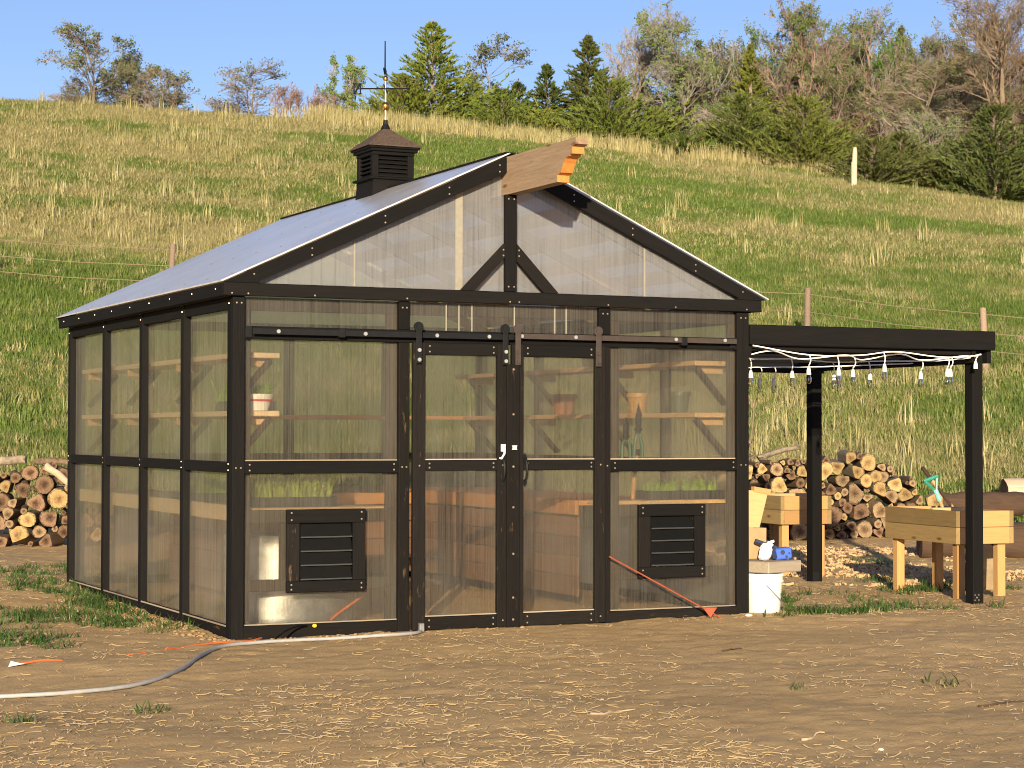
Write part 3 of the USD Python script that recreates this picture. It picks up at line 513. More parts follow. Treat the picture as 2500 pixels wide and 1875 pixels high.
TREES = [
('decid_leafy',-17.66,84,18.31,3.19,'tall open-crowned tree, tallest of the left hilltop clump, bare lower limbs'),
('decid_dense',-16.54,86,17.58,2.18,'medium budding tree in the middle of the left hilltop clump'),
('bush_dense',-14.88,85,16.61,2.64,'rounded dense twiggy tree at the right end of the left hilltop clump'),
('bush_thin',-18.76,84,15.45,1.35,'small thin shrub at the left foot of the tallest hilltop tree on the left'),
('bush_dense',-18.03,87,16.51,3.00,'low dark brush under the tall tree of the left hilltop clump'),
('decid_spread',-10.75,83,16.71,3.25,'wide spreading nearly bare tree standing alone on the left skyline'),
('bush_thin',-11.90,84,15.35,2.13,'low twiggy shrub left of the lone spreading tree on the skyline'),
('bush_bare',-8.94,82,15.39,1.70,'pinkish bare shrub with upright stems right of the lone spreading tree'),
('bush_bare',-7.85,82,15.07,1.32,'second pinkish bare shrub, thinner, just left of the pale young tree'),
('decid_young',-6.76,83,16.82,1.62,'pale green young tree with upright branches left of the weathervane'),
('cedar_low',-6.78,81,14.29,1.12,'small dark cedar at the foot of the pale young tree'),
('cedar_low',-5.70,81,14.25,1.68,'low rounded cedar bush just behind the weathervane'),
('cedar_tall',-3.28,82,18.41,3.49,'tallest cedar with a slender pointed top right of the weathervane'),
('cedar_mid',-4.43,81,15.93,2.24,'shorter cedar leaning against the left flank of the tallest cedar'),
('decid_leafy',-1.11,86,17.98,3.76,'round-crowned grey-green tree between the two pointed cedars'),
('cedar_mid',1.45,85,17.20,1.76,'narrow cedar with a forked top left of the dark pointed cedar'),
('cedar_mid',0.24,86,16.53,1.98,'dim cedar half hidden behind the low yellow-green cedars'),
('cedar_low',-0.39,80,14.74,3.13,'broad low yellow-green cedar in front of the round-crowned tree'),
('cedar_low',1.18,80,14.19,2.21,'small yellow-green cedar behind the greenhouse ridge'),
('cedar_tall',3.17,84,18.31,2.32,'dark pointed cedar, second tallest, above the ridge beam'),
('cedar_wide',3.85,80,15.47,4.42,'very broad yellow-green cedar right of the ridge beam tip'),
('decid_bare',5.30,88,19.94,3.04,'tall bare pale tree with many upright twigs'),
('decid_leafy',7.16,86,19.24,2.37,'tall thin tree with a dark straight trunk and sparse pale leaves'),
('decid_young',8.29,87,18.17,2.00,'light green slender tree right of the dark straight trunk'),
('bush_thin',7.05,82,14.22,2.26,'pale thin saplings showing sky between the cedars'),
('cedar_mid',8.98,79,14.84,3.36,'bright-tipped cone-shaped cedar left of the white post'),
('cedar_mid',10.45,88,18.81,2.23,'olive narrow evergreen rising behind the cone-shaped cedar'),
('decid_dense',9.50,89,18.70,2.25,'budding grey tree behind the cone-shaped cedar'),
('cedar_wide',11.29,78,14.40,3.95,'bushy yellow-green cedar just left of the white post'),
('decid_leafy',12.73,87,20.05,2.80,'tall pale green tree with a round open top left of the pinkish tree'),
('decid_dense',11.96,89,18.19,2.66,'olive green tree under the tall pale round-topped tree'),
('decid_bare',14.70,88,18.65,3.24,'pinkish bare round-crowned tree'),
('decid_leafy',16.54,86,19.64,2.77,'leaning tree with bright green leaf tufts at its top'),
('bush_dense',14.21,83,14.38,3.63,'tangled brown thicket behind the white post'),
('decid_dense',17.47,84,17.20,4.83,'broad dense olive tree filling the right treeline'),
('decid_dense',20.27,90,19.37,3.93,'grey budding tree behind the broad olive tree'),
('decid_bare',19.12,80,19.06,3.13,'tall bare orange-barked tree cut off by the top of the picture'),
('bush_dense',16.18,80,14.09,3.13,'pale grey twiggy thicket right of the white post'),
('cedar_low',13.71,76,12.41,2.97,'low dark cedar right of the white post'),
('cedar_wide',18.01,75,13.73,3.45,'large dark cedar at the right end of the treeline'),
('cedar_mid',19.74,76,13.54,2.80,'dark cedar cut by the right edge of the picture'),
('decid_dense',22.14,86,18.61,3.17,'brown budding tree at the right edge of the picture'),
('bush_dense',8.77,84,15.21,2.90,'brown brush between the cone-shaped cedar and the pale saplings'),
('cedar_low',6.71,78,12.70,2.33,'short cedar at the foot of the pale saplings'),
('bush_dense',17.70,79,12.84,2.18,'brown brush left of the large dark cedar'),
('cedar_low',15.84,77,11.76,2.13,'lowest dark cedar beside the large dark cedar'),
('decid_dense',13.43,86,16.44,2.77,'olive leafing tree behind the bushy yellow-green cedar'),

]
for k in range(26):
    u_ = 5.5 + k*.72 + .5*math.sin(k*3.7); w_ = 91 + 6*((k*7) % 5)/5; y_ = 175 - 75*sstep(6, 13, u_) + 45*math.sin(k*2.3)
    TREES.append((('decid_dense', 'decid_dense', 'decid_leafy')[k % 3], u_, w_, 1.34 + (933 - y_)/4347*w_, 3.2 + 1.3*((k*5) % 4)/4, 'BACK'))
for k in range(20):
    u_ = 7.0 + k*.78 + .4*math.sin(k*5.1); w_ = 88 + 3*((k*3) % 4)/4
    TREES.append(('bush_dense', u_, w_, 1.34 + (933 - 285 + 25*math.sin(k*1.9))/4347*w_, 2.6, 'UNDER'))
TREES += [('cedar_mid', 5.85, 81, 1.34 + 705/4347*81, 2.7, 'dark mid-sized cedar between the broad yellow-green cedar and the pale saplings'), ('cedar_low', 7.85, 80, 1.34 + 650/4347*80, 2.4, 'bushy low cedar just left of the cone-shaped cedar'),
    ('cedar_mid', 10.3, 82, 1.34 + 690/4347*82, 2.6, 'dim cedar filling the gap right of the cone-shaped cedar'), ('cedar_mid', 13.2, 80, 1.34 + 660/4347*80, 2.6, 'dim cedar directly behind the white post'),
    ('cedar_mid', 15.3, 79, 1.34 + 655/4347*79, 2.8, 'yellow-green cedar halfway between the white post and the large dark cedar'), ('cedar_mid', 17.1, 77, 1.34 + 640/4347*77, 2.4, 'dark cedar touching the left flank of the large dark cedar')]
TREES += [('cedar_mid', -1.95, 83, 1.34 + 735/4347*83, 3.0, 'mid-height cedar joined to the right flank of the tallest cedar'), ('cedar_mid', -.55, 84, 1.34 + 750/4347*84, 2.8, 'dim cedar in front of the round-crowned grey-green tree'), ('cedar_low', 2.3, 81, 1.34 + 690/4347*81, 2.6, 'yellow-green cedar bush just left of the dark pointed cedar')]
WIDER = {'tallest cedar': 1.3, 'shorter cedar': 1.35, 'narrow cedar with': 1.45, 'dim cedar half': 1.4, 'dark pointed cedar, second': 1.3, 'round-crowned grey': 1.1}
TREES = [(k_, u_, w_, z_, d_*next((v for q, v in WIDER.items() if l_.startswith(q)), 1.0), l_) for k_, u_, w_, z_, d_, l_ in TREES]
def leafmat(kind, label):
    if label == 'BACK': return (M['leaf_olive'], M['leaf_bud'], M['leaf_olive'], M['leaf_bright'], M['leaf_bud'])[int(abs(u)*10) % 5]
    if label == 'UNDER': return M['leaf_olive']
    if 'pale' in label or kind == 'decid_young': return M['leaf_pale']
    if 'bright green' in label: return M['leaf_bright']
    if 'olive' in label: return M['leaf_olive']
    if 'pink' in label or 'brown' in label: return M['leaf_rust']
    return M['leaf_bud'] if 'grey' not in label else M['leaf_olive']
for k, (kind, u, w, zt, wd, label) in enumerate(TREES):
    r = np.random.default_rng(100 + k); x, y = xy(u, w); g = gz(x, y) - 0.03; H = zt - g; grp = None
    if kind in ('decid_dense', 'decid_leafy') and label != 'BACK' and u > 5: wd *= 1.3
    fam, sub = kind.split('_', 1); name = {'decid': 'deciduous_tree', 'bush': 'shrub', 'cedar': 'cedar_tree'}[fam]
    lab, grp = {'BACK': ('budding tree in the dense wood behind the right treeline', 'trees in the dense wood'), 'UNDER': ('brown undergrowth bush in the dense wood at the right', 'undergrowth of the dense wood')}.get(label, (label, None))
    if label == 'BACK': r = np.random.default_rng(300 + k)
    th = thing(name, lab, 'tree' if fam != 'bush' else 'shrub', rotz(r.uniform(-.6, .6), (x, y, g)), grp)
    if fam == 'cedar':
        tk, br, sp = cedar(r, H, wd, sub); m = M['cedar_dark'] if 'dark' in label or 'dim' in label else M['cedar_yellow']
        obj('trunk', tk, M['twig_brown'], th); obj('branches', br, M['twig_brown'], th); obj('crown', sp, m, th)
    else:
        tk, tw, lf = deciduous(r, H, wd, sub if fam == 'decid' else 'bush_' + sub)
        m = (M['twig_grey'] if k % 2 else M['twig_brown']) if label == 'BACK' else M['twig_pink'] if 'pink' in label else M['twig_orange'] if 'orange' in label else M['twig_grey'] if ('pale' in label or 'grey' in label) else M['twig_brown']
        obj('trunk' if fam == 'decid' else 'stems', tk, m, th); obj('twigs', tw, m, th)
        if lf: obj('leaves', lf, leafmat(kind, label), th)
# ------------------------------------------------------------------ greenhouse
GW, GD = 3.945, 4.70
G = thing('greenhouse', 'black framed greenhouse with clear polycarbonate panels, sliding double doors and pitched roof', 'greenhouse')
S, SW, IN, PN = M['stain'], M['stain_worn'], M['inner'], M['pane']
screws = []
def along(name, mesh, m, parent, o, x, up):
    """a mesh given in greenhouse coordinates whose grain runs along x"""
    x = np.array(x, float); x /= np.linalg.norm(x); z = np.array(up, float); z -= x*(z@x); z /= np.linalg.norm(z); F = frame(o, x, np.cross(z, x), z); v = np.c_[np.asarray(mesh[0]), np.ones(len(mesh[0]))] @ np.linalg.inv(F).T
    return obj(name, (v[:, :3], mesh[1]), m, parent, F)
RBM = frame((1.99, 0, 3.11), (0, 1, 0), (-1, 0, 0), (0, 0, 1))
def screw(x, y, z, d=(0, -1, 0), r=0.007): screws.append((x, y, z, d, r))
# front wall
for a, b in ((0.0, 0.083), (3.845, GW)):
    board('corner_post', (a, 0.0, -0.12), (b, 0.038, 2.2245), S, G)
    for z in (2.18, 1.10):
        for q in (.3, .7): screw(a + (b - a)*q, 0, z)
board('tie_beam', (-0.072, -0.04, 2.2245), (4.03, 0.0, 2.31), S, G)
for x in (-.02, .09, .55, 1.21, 1.98, 2.05, 2.75, 3.3, 3.9): screw(x, -.04, 2.24)
board('header', (0.083, 0.0, 1.943), (3.845, 0.036, 2.030), S, G)
for a, b in ((1.169, 1.247), (2.701, 2.791)):
    board('door_jamb', (a, -0.002, -0.08), (b, 0.040, 1.943), SW, G); board('transom_post', (a, -0.002, 2.030), (b, 0.040, 2.2245), S, G)
    for z in (2.18, 1.10):
        for q in (.3, .7): screw(a + (b - a)*q, -.002, z)
for a, b in ((0.083, 1.169), (2.791, 3.845)):
    board('mid_rail', (a, 0.0, 1.060), (b, 0.036, 1.143), S, G); board('sill', (a, 0.0, -0.10), (b, 0.036, 0.066), SW, G)
    for x in (a + .035, b - .035):
        for z in (1.083, 1.12): screw(x, 0, z)
    for z0, z1 in ((0.066, 1.060), (1.143, 1.943)):
        board('pane', (a, 0.040, z0), (b, 0.048, z1), PN, G, .001); board('pane_trim', (a, .030, z0 + .001), (b, .0395, z0 + .009), M['greywood'], G, .001)
for a, b in ((0.083, 1.169), (1.247, 2.701), (2.791, 3.845)): board('transom_pane', (a, 0.040, 2.030), (b, 0.048, 2.2245), PN, G, .001)
for x in (1.527, 1.622, 1.72, 2.045, 2.36, 2.45): board('pane_seam', (x, 0.034, 2.032), (x + .009, 0.040, 2.2225), M['seam'], G, .001)
board('inner_plate', (0.05, 0.055, 2.135), (3.9, 0.093, 2.222), IN, G)
for x in (0.05, 1.10, 2.80, 3.80): board('stud', (x, 0.055, -.05), (x + .09, 0.093, 2.135), IN, G)
# gable
apL, apR, zT, zE, kx = 1.954, 2.044, 3.245, 2.31, 0.4615
def roofz(x): return zE + kx*((x + .07) if x < 2 else (4.066 - x))
for sgn in (0, 1):
    p = [(-.072, 2.312), (apL, zT), (apL, zT - .108), (.17, 2.325), (.168, 2.312)]
    if sgn: p = [(3.998 - x, z) for x, z in p][::-1]
    along('rake_board', ext(p, .038, xz(0.0)), S, G, (1, 0, 2.7), (1, 0, kx if not sgn else -kx), (0, 0, 1))
    for x in (.13, .53, 1.05, 1.52, 1.90):
        for dz in (.03, .075):
            if x > .2 or dz < .05: screw(x if not sgn else 3.998 - x, -.038, roofz(x) - dz - .004)
board('king_post', (1.946, -0.040, 2.312), (2.032, 0.0, 2.986), S, G)
for z in (2.345, 2.955):
    for x in (1.968, 2.01): screw(x, -.04, z)
for p in ([(1.615, 2.312), (1.713, 2.312), (1.944, 2.547), (1.944, 2.645)], [(2.034, 2.645), (2.034, 2.524), (2.243, 2.312), (2.358, 2.312)]):
    along('diagonal_brace', ext(p, .036, xz(0.0)), SW, G, (1.8, 0, 2.4), (1, 0, 1 if p[0][0] < 1.9 else -1), (0, 1, 0))
    cx = 1.93 if p[0][0] < 1.9 else 2.05
    for z in (2.56, 2.60): screw(cx, -.036, z)
gp = lambda xs: [(x, 2.31) for x in xs] + [(x, roofz(x) - .01) for x in xs[::-1]]
for xs in ([0.0, .856], [.856, 1.630], [1.630, 1.98], [2.0, 3.084], [3.084, 3.94]):
    if xs == [1.630, 1.98]: xs = [1.630, 1.95]
    if xs[0] == 2.0: xs = [1.95, 2.044, 3.084]; poly = [(1.95, 2.31), (3.084, 2.31), (3.084, roofz(3.084) - .01), (2.044, 3.235), (2.044, 2.985), (1.95, 2.985)]
    else: poly = gp(xs)
    poly = [q for i, q in enumerate(poly) if i == 0 or q != poly[i - 1]]
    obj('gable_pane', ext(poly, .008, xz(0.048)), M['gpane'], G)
for x, w in ((.852, .012), (1.598, .055), (3.08, .012)): obj('gable_seam', ext([(x, 2.31), (x + w, 2.31), (x + w, roofz(x + w) - .1), (x, roofz(x) - .1)], .005, xz(0.040)), M['seam'], G)
# ridge beam with carved end (profile in y,z)
prof = [(-.815, 2.985), (-.815, 3.035), (-.868, 3.045), (-.885, 3.07), (-.905, 3.10), (-.935, 3.13), (-.985, 3.142), (-.99, 3.15), (-1.03, 3.15), (-1.03, 3.192), (-1.085, 3.204), (-1.085, 3.247)]
RB = along('ridge_beam', ext([(0.0 + GD, 2.985)] + prof + [(GD, 3.247)], apR - apL, yz(apL)), M['weathered'], G, (1.99, 0, 3.11), (0, 1, 0), (0, 0, 1))
tag(RB, 'thick weathered brown ridge beam jutting out over the doors')
face = []
for (y0, z0), (y1, z1) in zip(prof[:9], prof[1:10]):
    d = np.array([y1 - y0, z1 - z0]); L = np.linalg.norm(d); d /= L; nn = np.array([-abs(d[1]) - 1e-6, 0]) if abs(d[1]) > .5 else np.array([-.2, -1.0]); nn = nn/np.linalg.norm(nn)*.003
    q = [(y0, z0), (y1, z1), (y1 + nn[0], z1 + nn[1]), (y0 + nn[0], z0 + nn[1])]
    face.append(ext(q if Polygon(q).exterior.is_ccw else q[::-1], apR - apL - .004, yz(apL + .002)))
tag(obj('carved_end', cat(face), M['cutorange'], RB, np.linalg.inv(RBM)), 'bright orange freshly cut scrolled end of the ridge beam')
# side walls
ysp = [(0.0, .135), (1.115, 1.245), (2.235, 2.375), (3.375, 3.505), (4.575, GD)]
for side, x0 in (('l', 0.0), ('r', GW)):
    s = 1 if side == 'l' else -1
    def bx(name, xa, xb, ya, yb, za, zb, m, c=.004):
        a, b = x0 + s*xa, x0 + s*xb; return board(name, (min(a, b), ya, za), (max(a, b), yb, zb), m, G, c)
    cen = [(.04, .125), (1.14, 1.225), (2.26, 2.345), (3.41, 3.495), (4.61, GD)]
    for i, (a, b) in enumerate(cen):
        bx('side_post', 0.0, .055, a, b, -.14 if i < 3 else -.08, 2.2245, S if side == 'l' else IN)
        if i < 4: bx('post_edge', .006, .055, b + .001, b + .012, .06, 2.14, IN)
        if side == 'l':
            for z in (2.18, 1.125, 1.085): screw(-.001, (a + b)/2, z, (-1, 0, 0), .006)
    for (a, b) in zip([c[1] for c in cen[:-1]], [c[0] for c in cen[1:]]):
        bx('side_rail', .006, .044, a, b, 2.142, 2.2245, S); bx('side_rail', .006, .044, a, b, 1.066, 1.138, S); bx('side_sill', .008, .046, a, b, -.10, .062, SW)
        for z0, z1 in ((.062, 1.066), (1.138, 2.142)): bx('side_pane', .048, .056, a, b, z0, z1, M['spane'], .001)
        bx('sill_strip', .000, .010, a, b, .055, .066, M['greywood'])
    bx('eave_fascia', -.072, -.034, -.001 if side == 'l' else 0.0, GD + .06, 2.2245, 2.31, S)
    for k in range(9): screw(x0 - s*.0725, .15 + k*.55, 2.275, (-s, 0, 0))
    bx('eave_plate', .0, .09, .05, GD, 2.2265, 2.262, IN)
# back wall
for x in (0.05, 1.0, 1.95, 2.9, 3.85): board('back_post', (x, GD - .05, -.1), (x + .09, GD - .005, 2.30), S, G)
for z in (0.0, 1.06, 2.225): board('back_rail', (.06, GD - .085, z), (3.9, GD - .052, z + .085), IN, G)
for a, b in ((.1, 1.0), (1.09, 1.95), (2.04, 2.9), (2.99, 3.85)):
    for z0, z1 in ((.085, 1.06), (1.145, 2.225)): board('back_pane', (a, GD - .03, z0), (b, GD - .022, z1), PN, G, .001)
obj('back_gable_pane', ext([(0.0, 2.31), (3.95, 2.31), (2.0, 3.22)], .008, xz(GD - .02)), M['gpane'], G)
# roof
SH = .010
nrm = lambda s: np.array([-s*kx, 0, 1])/math.hypot(kx, 1)
for s in (1, -1):
    e0 = np.array([-.085, 0, 2.303]) if s == 1 else np.array([4.081, 0, 2.303]); e1 = np.array([apL + .03, 0, 3.259]) if s == 1 else np.array([apR - .03, 0, 3.259])
    n = nrm(s); x = e1 - e0; Ls = np.linalg.norm(x); x /= Ls; ydir = np.cross(n, x); 
    y0, y1 = -.045, GD + .06; wy = (y1 - y0)/4
    for k in range(4):
        c = (e0 + e1)/2 + np.array([0, y0 + wy*(k + .5), 0]) + n*(.012 + SH/2)
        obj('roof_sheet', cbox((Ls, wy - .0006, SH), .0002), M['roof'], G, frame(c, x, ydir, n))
    for k in range(6):                                               # laths along the ridge, wide and pale to imitate sunlit bands
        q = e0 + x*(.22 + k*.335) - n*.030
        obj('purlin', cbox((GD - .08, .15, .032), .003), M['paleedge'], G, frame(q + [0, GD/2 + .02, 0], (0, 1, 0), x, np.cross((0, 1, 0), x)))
    for k in range(5):
        q0, q1 = e0 + [0, .1 + k*1.13, 0] - n*.095 + x*.05, e1 + [0, .1 + k*1.13, 0] - n*.095
        bar('rafter', q0, q1, .085, .038, n, M['pine_dim'] if k else IN, G)
    for k in range(9):
        for j in range(4):
            q = e0 + x*(.12 + j*.60) + n*(.012 + SH) + [0, y0 + .12 + k*.55 + (j % 2)*.06, 0]
            screws.append((*q, tuple(n), .010))
board('ridge_cap', (apL - .02, -.045, 3.268), (apR + .02, GD + .06, 3.280), S, G)
bar('far_rake_board', (-.07, GD + .04, 2.285), (apL, GD + .04, 3.215), .09, .036, (0, 0, 1), S, G)
# track along the front
board('door_track', (.115, -.062, 1.974), (2.005, -.055, 2.014), M['blackmetal'], G, .002)
tag(board('door_track', (2.012, -.062, 1.984), (3.803, -.055, 2.022), M['brownmetal'], G, .002), 'brown right half of the sliding door track')
for x in (.105, 3.80): board('track_bracket', (x - .022, -.012, 1.955), (x + .022, -.002, 2.03), M['blackmetal'], G, .002)
for x in (.735, 3.36): board('track_joint', (x - .022, -.072, 1.965), (x + .022, -.010, 2.022), M['blackmetal'], G, .003)
tb = []
for x, z in ((.29, 1.995), (.90, 1.993), (1.42, 1.993), (1.81, 1.994), (2.06, 2.003), (2.48, 2.004), (3.29, 2.006), (3.70, 2.008)):
    m = trimesh.creation.cylinder(.013, .050, sections=12); m.apply_transform(frame((x, -.045, z), (1, 0, 0), (0, 0, 1), (0, -1, 0))); tb.append(tm(m))
for b_ in tb: obj('track_bolt', b_, M['bolt'], G)
# doors
def door(xs, yb, zt, label, stiles, hang, hm, astragal=None):
    D = thing('door', label, None, parent=G); yf = yb - .040
    for (a, b) in stiles:
        board('stile', (a, yf, 0.0), (b, yb, zt), SW, D)
        for z in (.045, 1.11): screw((a + b)/2, yf, z)
    a, b = stiles[0][1], stiles[1][0]
    for z0, z1 in ((0.0, .087), (1.074, 1.146), (1.860, zt - .002)):
        board('rail', (a, yf + .002, z0), (b, yb - .002, z1), S if z0 > .5 else SW, D)
        for x in (a + .03, b - .03):
            for z in (z0 + .022, z1 - .022): screw(x, yf + .002, z)
    for z0, z1 in ((.087, 1.074), (1.146, 1.860)): board('door_pane', (a, yb - .014, z0), (b, yb - .006, z1), PN, D, .001); board('pane_trim', (a, yb - .026, z0 + .001), (b, yb - .0145, z0 + .009), M['greywood'], D, .001)
    if astragal:
        board('overlap_board', (astragal[0], yf - .022, -.004), (astragal[1], yf - .002, 1.804), SW, D)
        for z in (1.77, 1.46, 1.10, .82, .50, .2, .05): screw(sum(astragal)/2, yf - .022, z, r=.009)
    for x in hang:
        zt2 = 2.045
        board('hanger', (x - .021, yf - .030, 1.80), (x + .021, yf - .024, zt2), hm, D, .002)
        w = trimesh.creation.cylinder(.034, .012, sections=20); w.apply_transform(frame((x, yf - .018, zt2 + .003), (1, 0, 0), (0, 0, 1), (0, -1, 0)))
        w2 = trimesh.creation.cylinder(.022, .010, sections=16); w2.apply_transform(frame((x, yf - .030, zt2 + .003), (1, 0, 0), (0, 0, 1), (0, -1, 0)))
        obj('hanger_wheel', cat([tm(w), tm(w2)]), hm, D)
        bb = []
        for z in (1.825, 1.890):
            m = trimesh.creation.cylinder(.013, .012, sections=12); m.apply_transform(frame((x, yf - .034, z), (1, 0, 0), (0, 0, 1), (0, -1, 0))); bb.append(tm(m))
        for b_ in bb: obj('hanger_bolt', b_, M['bolt'] if hm is M['blackmetal'] else hm, D)
    return D
DL = door(None, -.040, 1.944, 'left sliding door with shiny black hangers', ((1.242, 1.331), (1.868, 1.952)), (1.270, 1.915), M['blackmetal'])
DR = door(None, -.040, 1.944, 'right sliding door with brown hangers and a centre overlap board', ((1.980, 2.068), (2.626, 2.712)), (2.012, 2.640), M['brownmetal'], (1.931, 2.026))
def pull(D, x, y):
    zc = 1.075; out = []
    for dz, h in ((.085, .075), (-.085, .055)):
        out.append(ext([(x, zc + dz - h/2), (x + .017, zc + dz), (x, zc + dz + h/2), (x - .017, zc + dz)], .006, xz(y)))
    out.append(tube(spline([(x, y - .004, zc + .085), (x, y - .028, zc + .06), (x, y - .038, zc), (x, y - .028, zc - .05), (x, y - .004, zc - .08)], 14), np.linspace(.011, .007, 14), 8))
    obj('handle', cat(out), M['blackmetal'], D)
pull(DL, 1.905, -.080); pull(DR, 2.075, -.080)
# latch pieces
hk = [ext([(1.893, 1.205), (1.925, 1.205), (1.925, 1.255), (1.893, 1.255)], .008, xz(-.080)), tube([(1.915, -.092, 1.24), (1.912, -.10, 1.19), (1.888, -.10, 1.155), (1.880, -.09, 1.16)], .007, 6)]
tag(obj('latch', cat(hk), M['white'], DL), 'white metal latch hook')
tag(obj('latch_keeper', cat([ext([(1.966, 1.215), (2.002, 1.215), (1.996, 1.228), (2.002, 1.245), (1.966, 1.245), (1.972, 1.228)], .012, xz(-.102))]), M['white'], DR), 'small white latch keeper plate')
# wall vents
def vent(x0, x1, zt0, zt1, zb0, zb1, lx0, lx1, label):
    V = thing('fan_vent', label, None, parent=G)
    board('frame_board', (x0, -.036, zt0), (x1, -.002, zt1), S, V); board('frame_board', (x0, -.036, zb0), (x1, -.002, zb1), S, V)
    board('frame_board', (x0, -.034, zb1), (lx0, -.002, zt0), SW, V); board('frame_board', (lx1, -.034, zb1), (x1, -.002, zt0), S, V)
    for x in (x0 + .03, x1 - .03):
        for z in (zt0 + .022, zt1 - .022, zb0 + .022, zb1 - .022): screw(x, -.036, z)
    board('housing', (lx0 + .002, .004, zb1 + .002), (lx1 - .002, .034, zt0 - .002), M['blackplastic'], V)  # black plate put in so the louvre opening reads dark
    n = 4; h = (zt0 - zb1 - .012)/n
    for k in range(n):
        z = zb1 + .006 + k*h
        sl = obj('louvre', cat([ext([(-.022, z + .004), (-.026, z + .012), (-.004, z + h - .002), (.003, z + h - .002)], lx1 - lx0 - .014, yz(lx0 + .007))]), M['blackplastic'], V)
        obj('louvre_lip', ext([(-.034, z + .001), (-.034, z + .010), (-.0265, z + .010), (-.0265, z + .001)], lx1 - lx0 - .014, yz(lx0 + .007)), M['slatedge'], V)
        pin = []
        for dz in (.030, .050):
            m = trimesh.creation.icosphere(1, .005); m.apply_translation(((lx0 + lx1)/2, -.016, z + dz)); pin.append(tm(m))
    for x in (x0 - .25, x1 + .02): pass
    return V
vent(.366, .918, .734, .825, .277, .352, .455, .830, 'left louvred fan vent low in the front wall')
vent(3.004, 3.554, .738, .822, .294, .375, 3.100, 3.463, 'right louvred fan vent low in the front wall')
for a, b in ((.10, 1.16), (2.80, 3.84)):
    for z0, z1 in ((.735, .82), (.285, .362)): board('vent_support', (a, .052, z0), (b, .088, z1), IN, G)
for a in (.36, .85, 3.0, 3.48): board('vent_support', (a, .0905, .30), (a + .07, .125, .80), IN, G)
# interior shelves, brackets and benches
def shelf_side(s, zs, m):
    for z in zs:
        xa, xb = (.085, .377) if s == 'l' else (3.58, 3.872)
        board('shelf_board', (xa, .16, z - .018), (xb, 4.55, z + .018), m, G)
        for y in (.22, 1.6, 3.0, 4.3):
            x0, x1 = (.09, .33) if s == 'l' else (3.87, 3.62)
            bar('shelf_bracket', (x0, y, z - .30), (x1, y, z - .03), .06, .036, (0, 1, 0), M['inner'], G); 
            board('shelf_bracket', (min(x0, x0 + (x1 - x0)*.9), y + .022, z - .075), (max(x0, x0 + (x1 - x0)*.9), y + .058, z - .02), M['pine'], G)
shelf_side('l', (1.845, 1.458), M['paleedge']); shelf_side('r', (1.848, 1.466), M['pine'])
board('shelf_board', (.40, 4.30, 1.448), (3.56, 4.58, 1.484), M['orangeboard'], G)
board('bench_top', (.10, .52, .79), (.70, 4.55, .83), M['pine_dim'], G); board('front_shelf_board', (.10, .14, .795), (1.13, .50, .832), M['pine_dim'], G); board('bench_fascia', (.072, .25, .742), (.098, 4.55, .846), M['paleedge'], G)
board('bench_top', (.72, 3.95, .765), (2.96, 4.55, .800), M['orangeboard'], G); board('bench_fascia', (.72, 3.915, .70), (2.96, 3.945, .80), M['orangeboard'], G)
board('bench_top', (2.98, .85, .785), (3.85, 4.55, .825), M['orangeboard'], G); board('bench_fascia', (2.945, .85, .715), (2.975, 3.91, .825), M['orangeboard'], G)
tag(board('front_shelf_board', (2.82, .14, .815), (3.866, .42, .845), M['pine'], G), 'pale shelf board just behind the right front pane')
for k in range(4): board('bench_skirt', (.72, 3.95, .10 + k*.15), (2.94, 3.97, .245 + k*.15), M['benchskirt'], G)
for k in range(4): board('bench_skirt', (2.98, .88, .10 + k*.15), (3.0, 3.93, .245 + k*.15), M['benchskirt'], G)
for k in range(4): board('bench_skirt', (.69, 1.10, .10 + k*.15), (.71, 3.93, .245 + k*.15), M['benchskirt'], G)
# screw heads of the frame
def disc(c, d, r, h=.004, n=7):
    d = np.array(d, float); a = np.cross(d, [0, 0, 1] if abs(d[2]) < .9 else [1, 0, 0]); a /= np.linalg.norm(a); b = np.cross(d, a); g = np.arange(n)*2*PI/n
    ring = np.cos(g)[:, None]*a*r + np.sin(g)[:, None]*b*r; v = np.vstack([ring + c, ring*.7 + np.array(c) + d*h, [np.array(c) + d*h*1.2]])
    f = [[i, (i + 1) % n, n + (i + 1) % n] for i in range(n)] + [[i, n + (i + 1) % n, n + i] for i in range(n)] + [[n + i, n + (i + 1) % n, 2*n] for i in range(n)]
    return v, np.array(f)
tag(obj('screw_heads', cat([disc(np.array(s[:3]) + np.array(s[3])*.001, s[3], s[4]) for s in screws]), M['screw'], G), kind='stuff')

# cupola and weathervane
cx, cy = 1.99, 2.327
C = thing('cupola', 'small black louvred cupola with brown shingled cap straddling the greenhouse ridge', 'cupola', rotz(0, (cx, cy, 0)))
hb, ht = .185, .172
bz = lambda x: zE + kx*(2.06 - abs(x)) + .018
def fr(p): return [(a, b) for a, b in p]
low = bz(hb)
obj('base', ext([(-hb, low), (0, bz(0) - .02), (hb, low), (ht, 3.335), (-ht, 3.335)], 2*hb, xz(hb)), S, C)
obj('ledge', cbox((.41, .41, .018), .004), S, C, frame((0, 0, 3.344), (1, 0, 0), (0, 1, 0), (0, 0, 1)))
for a in (-1, 1):
    for b in (-1, 1): board('corner_stile', (a*.150 - .026, b*.150 - .026, 3.353), (a*.150 + .026, b*.150 + .026, 3.53), S, C)
obj('inner_box', cbox((.25, .25, .176), .003), M['blackplastic'], C, frame((0, 0, 3.441), (1, 0, 0), (0, 1, 0), (0, 0, 1)))
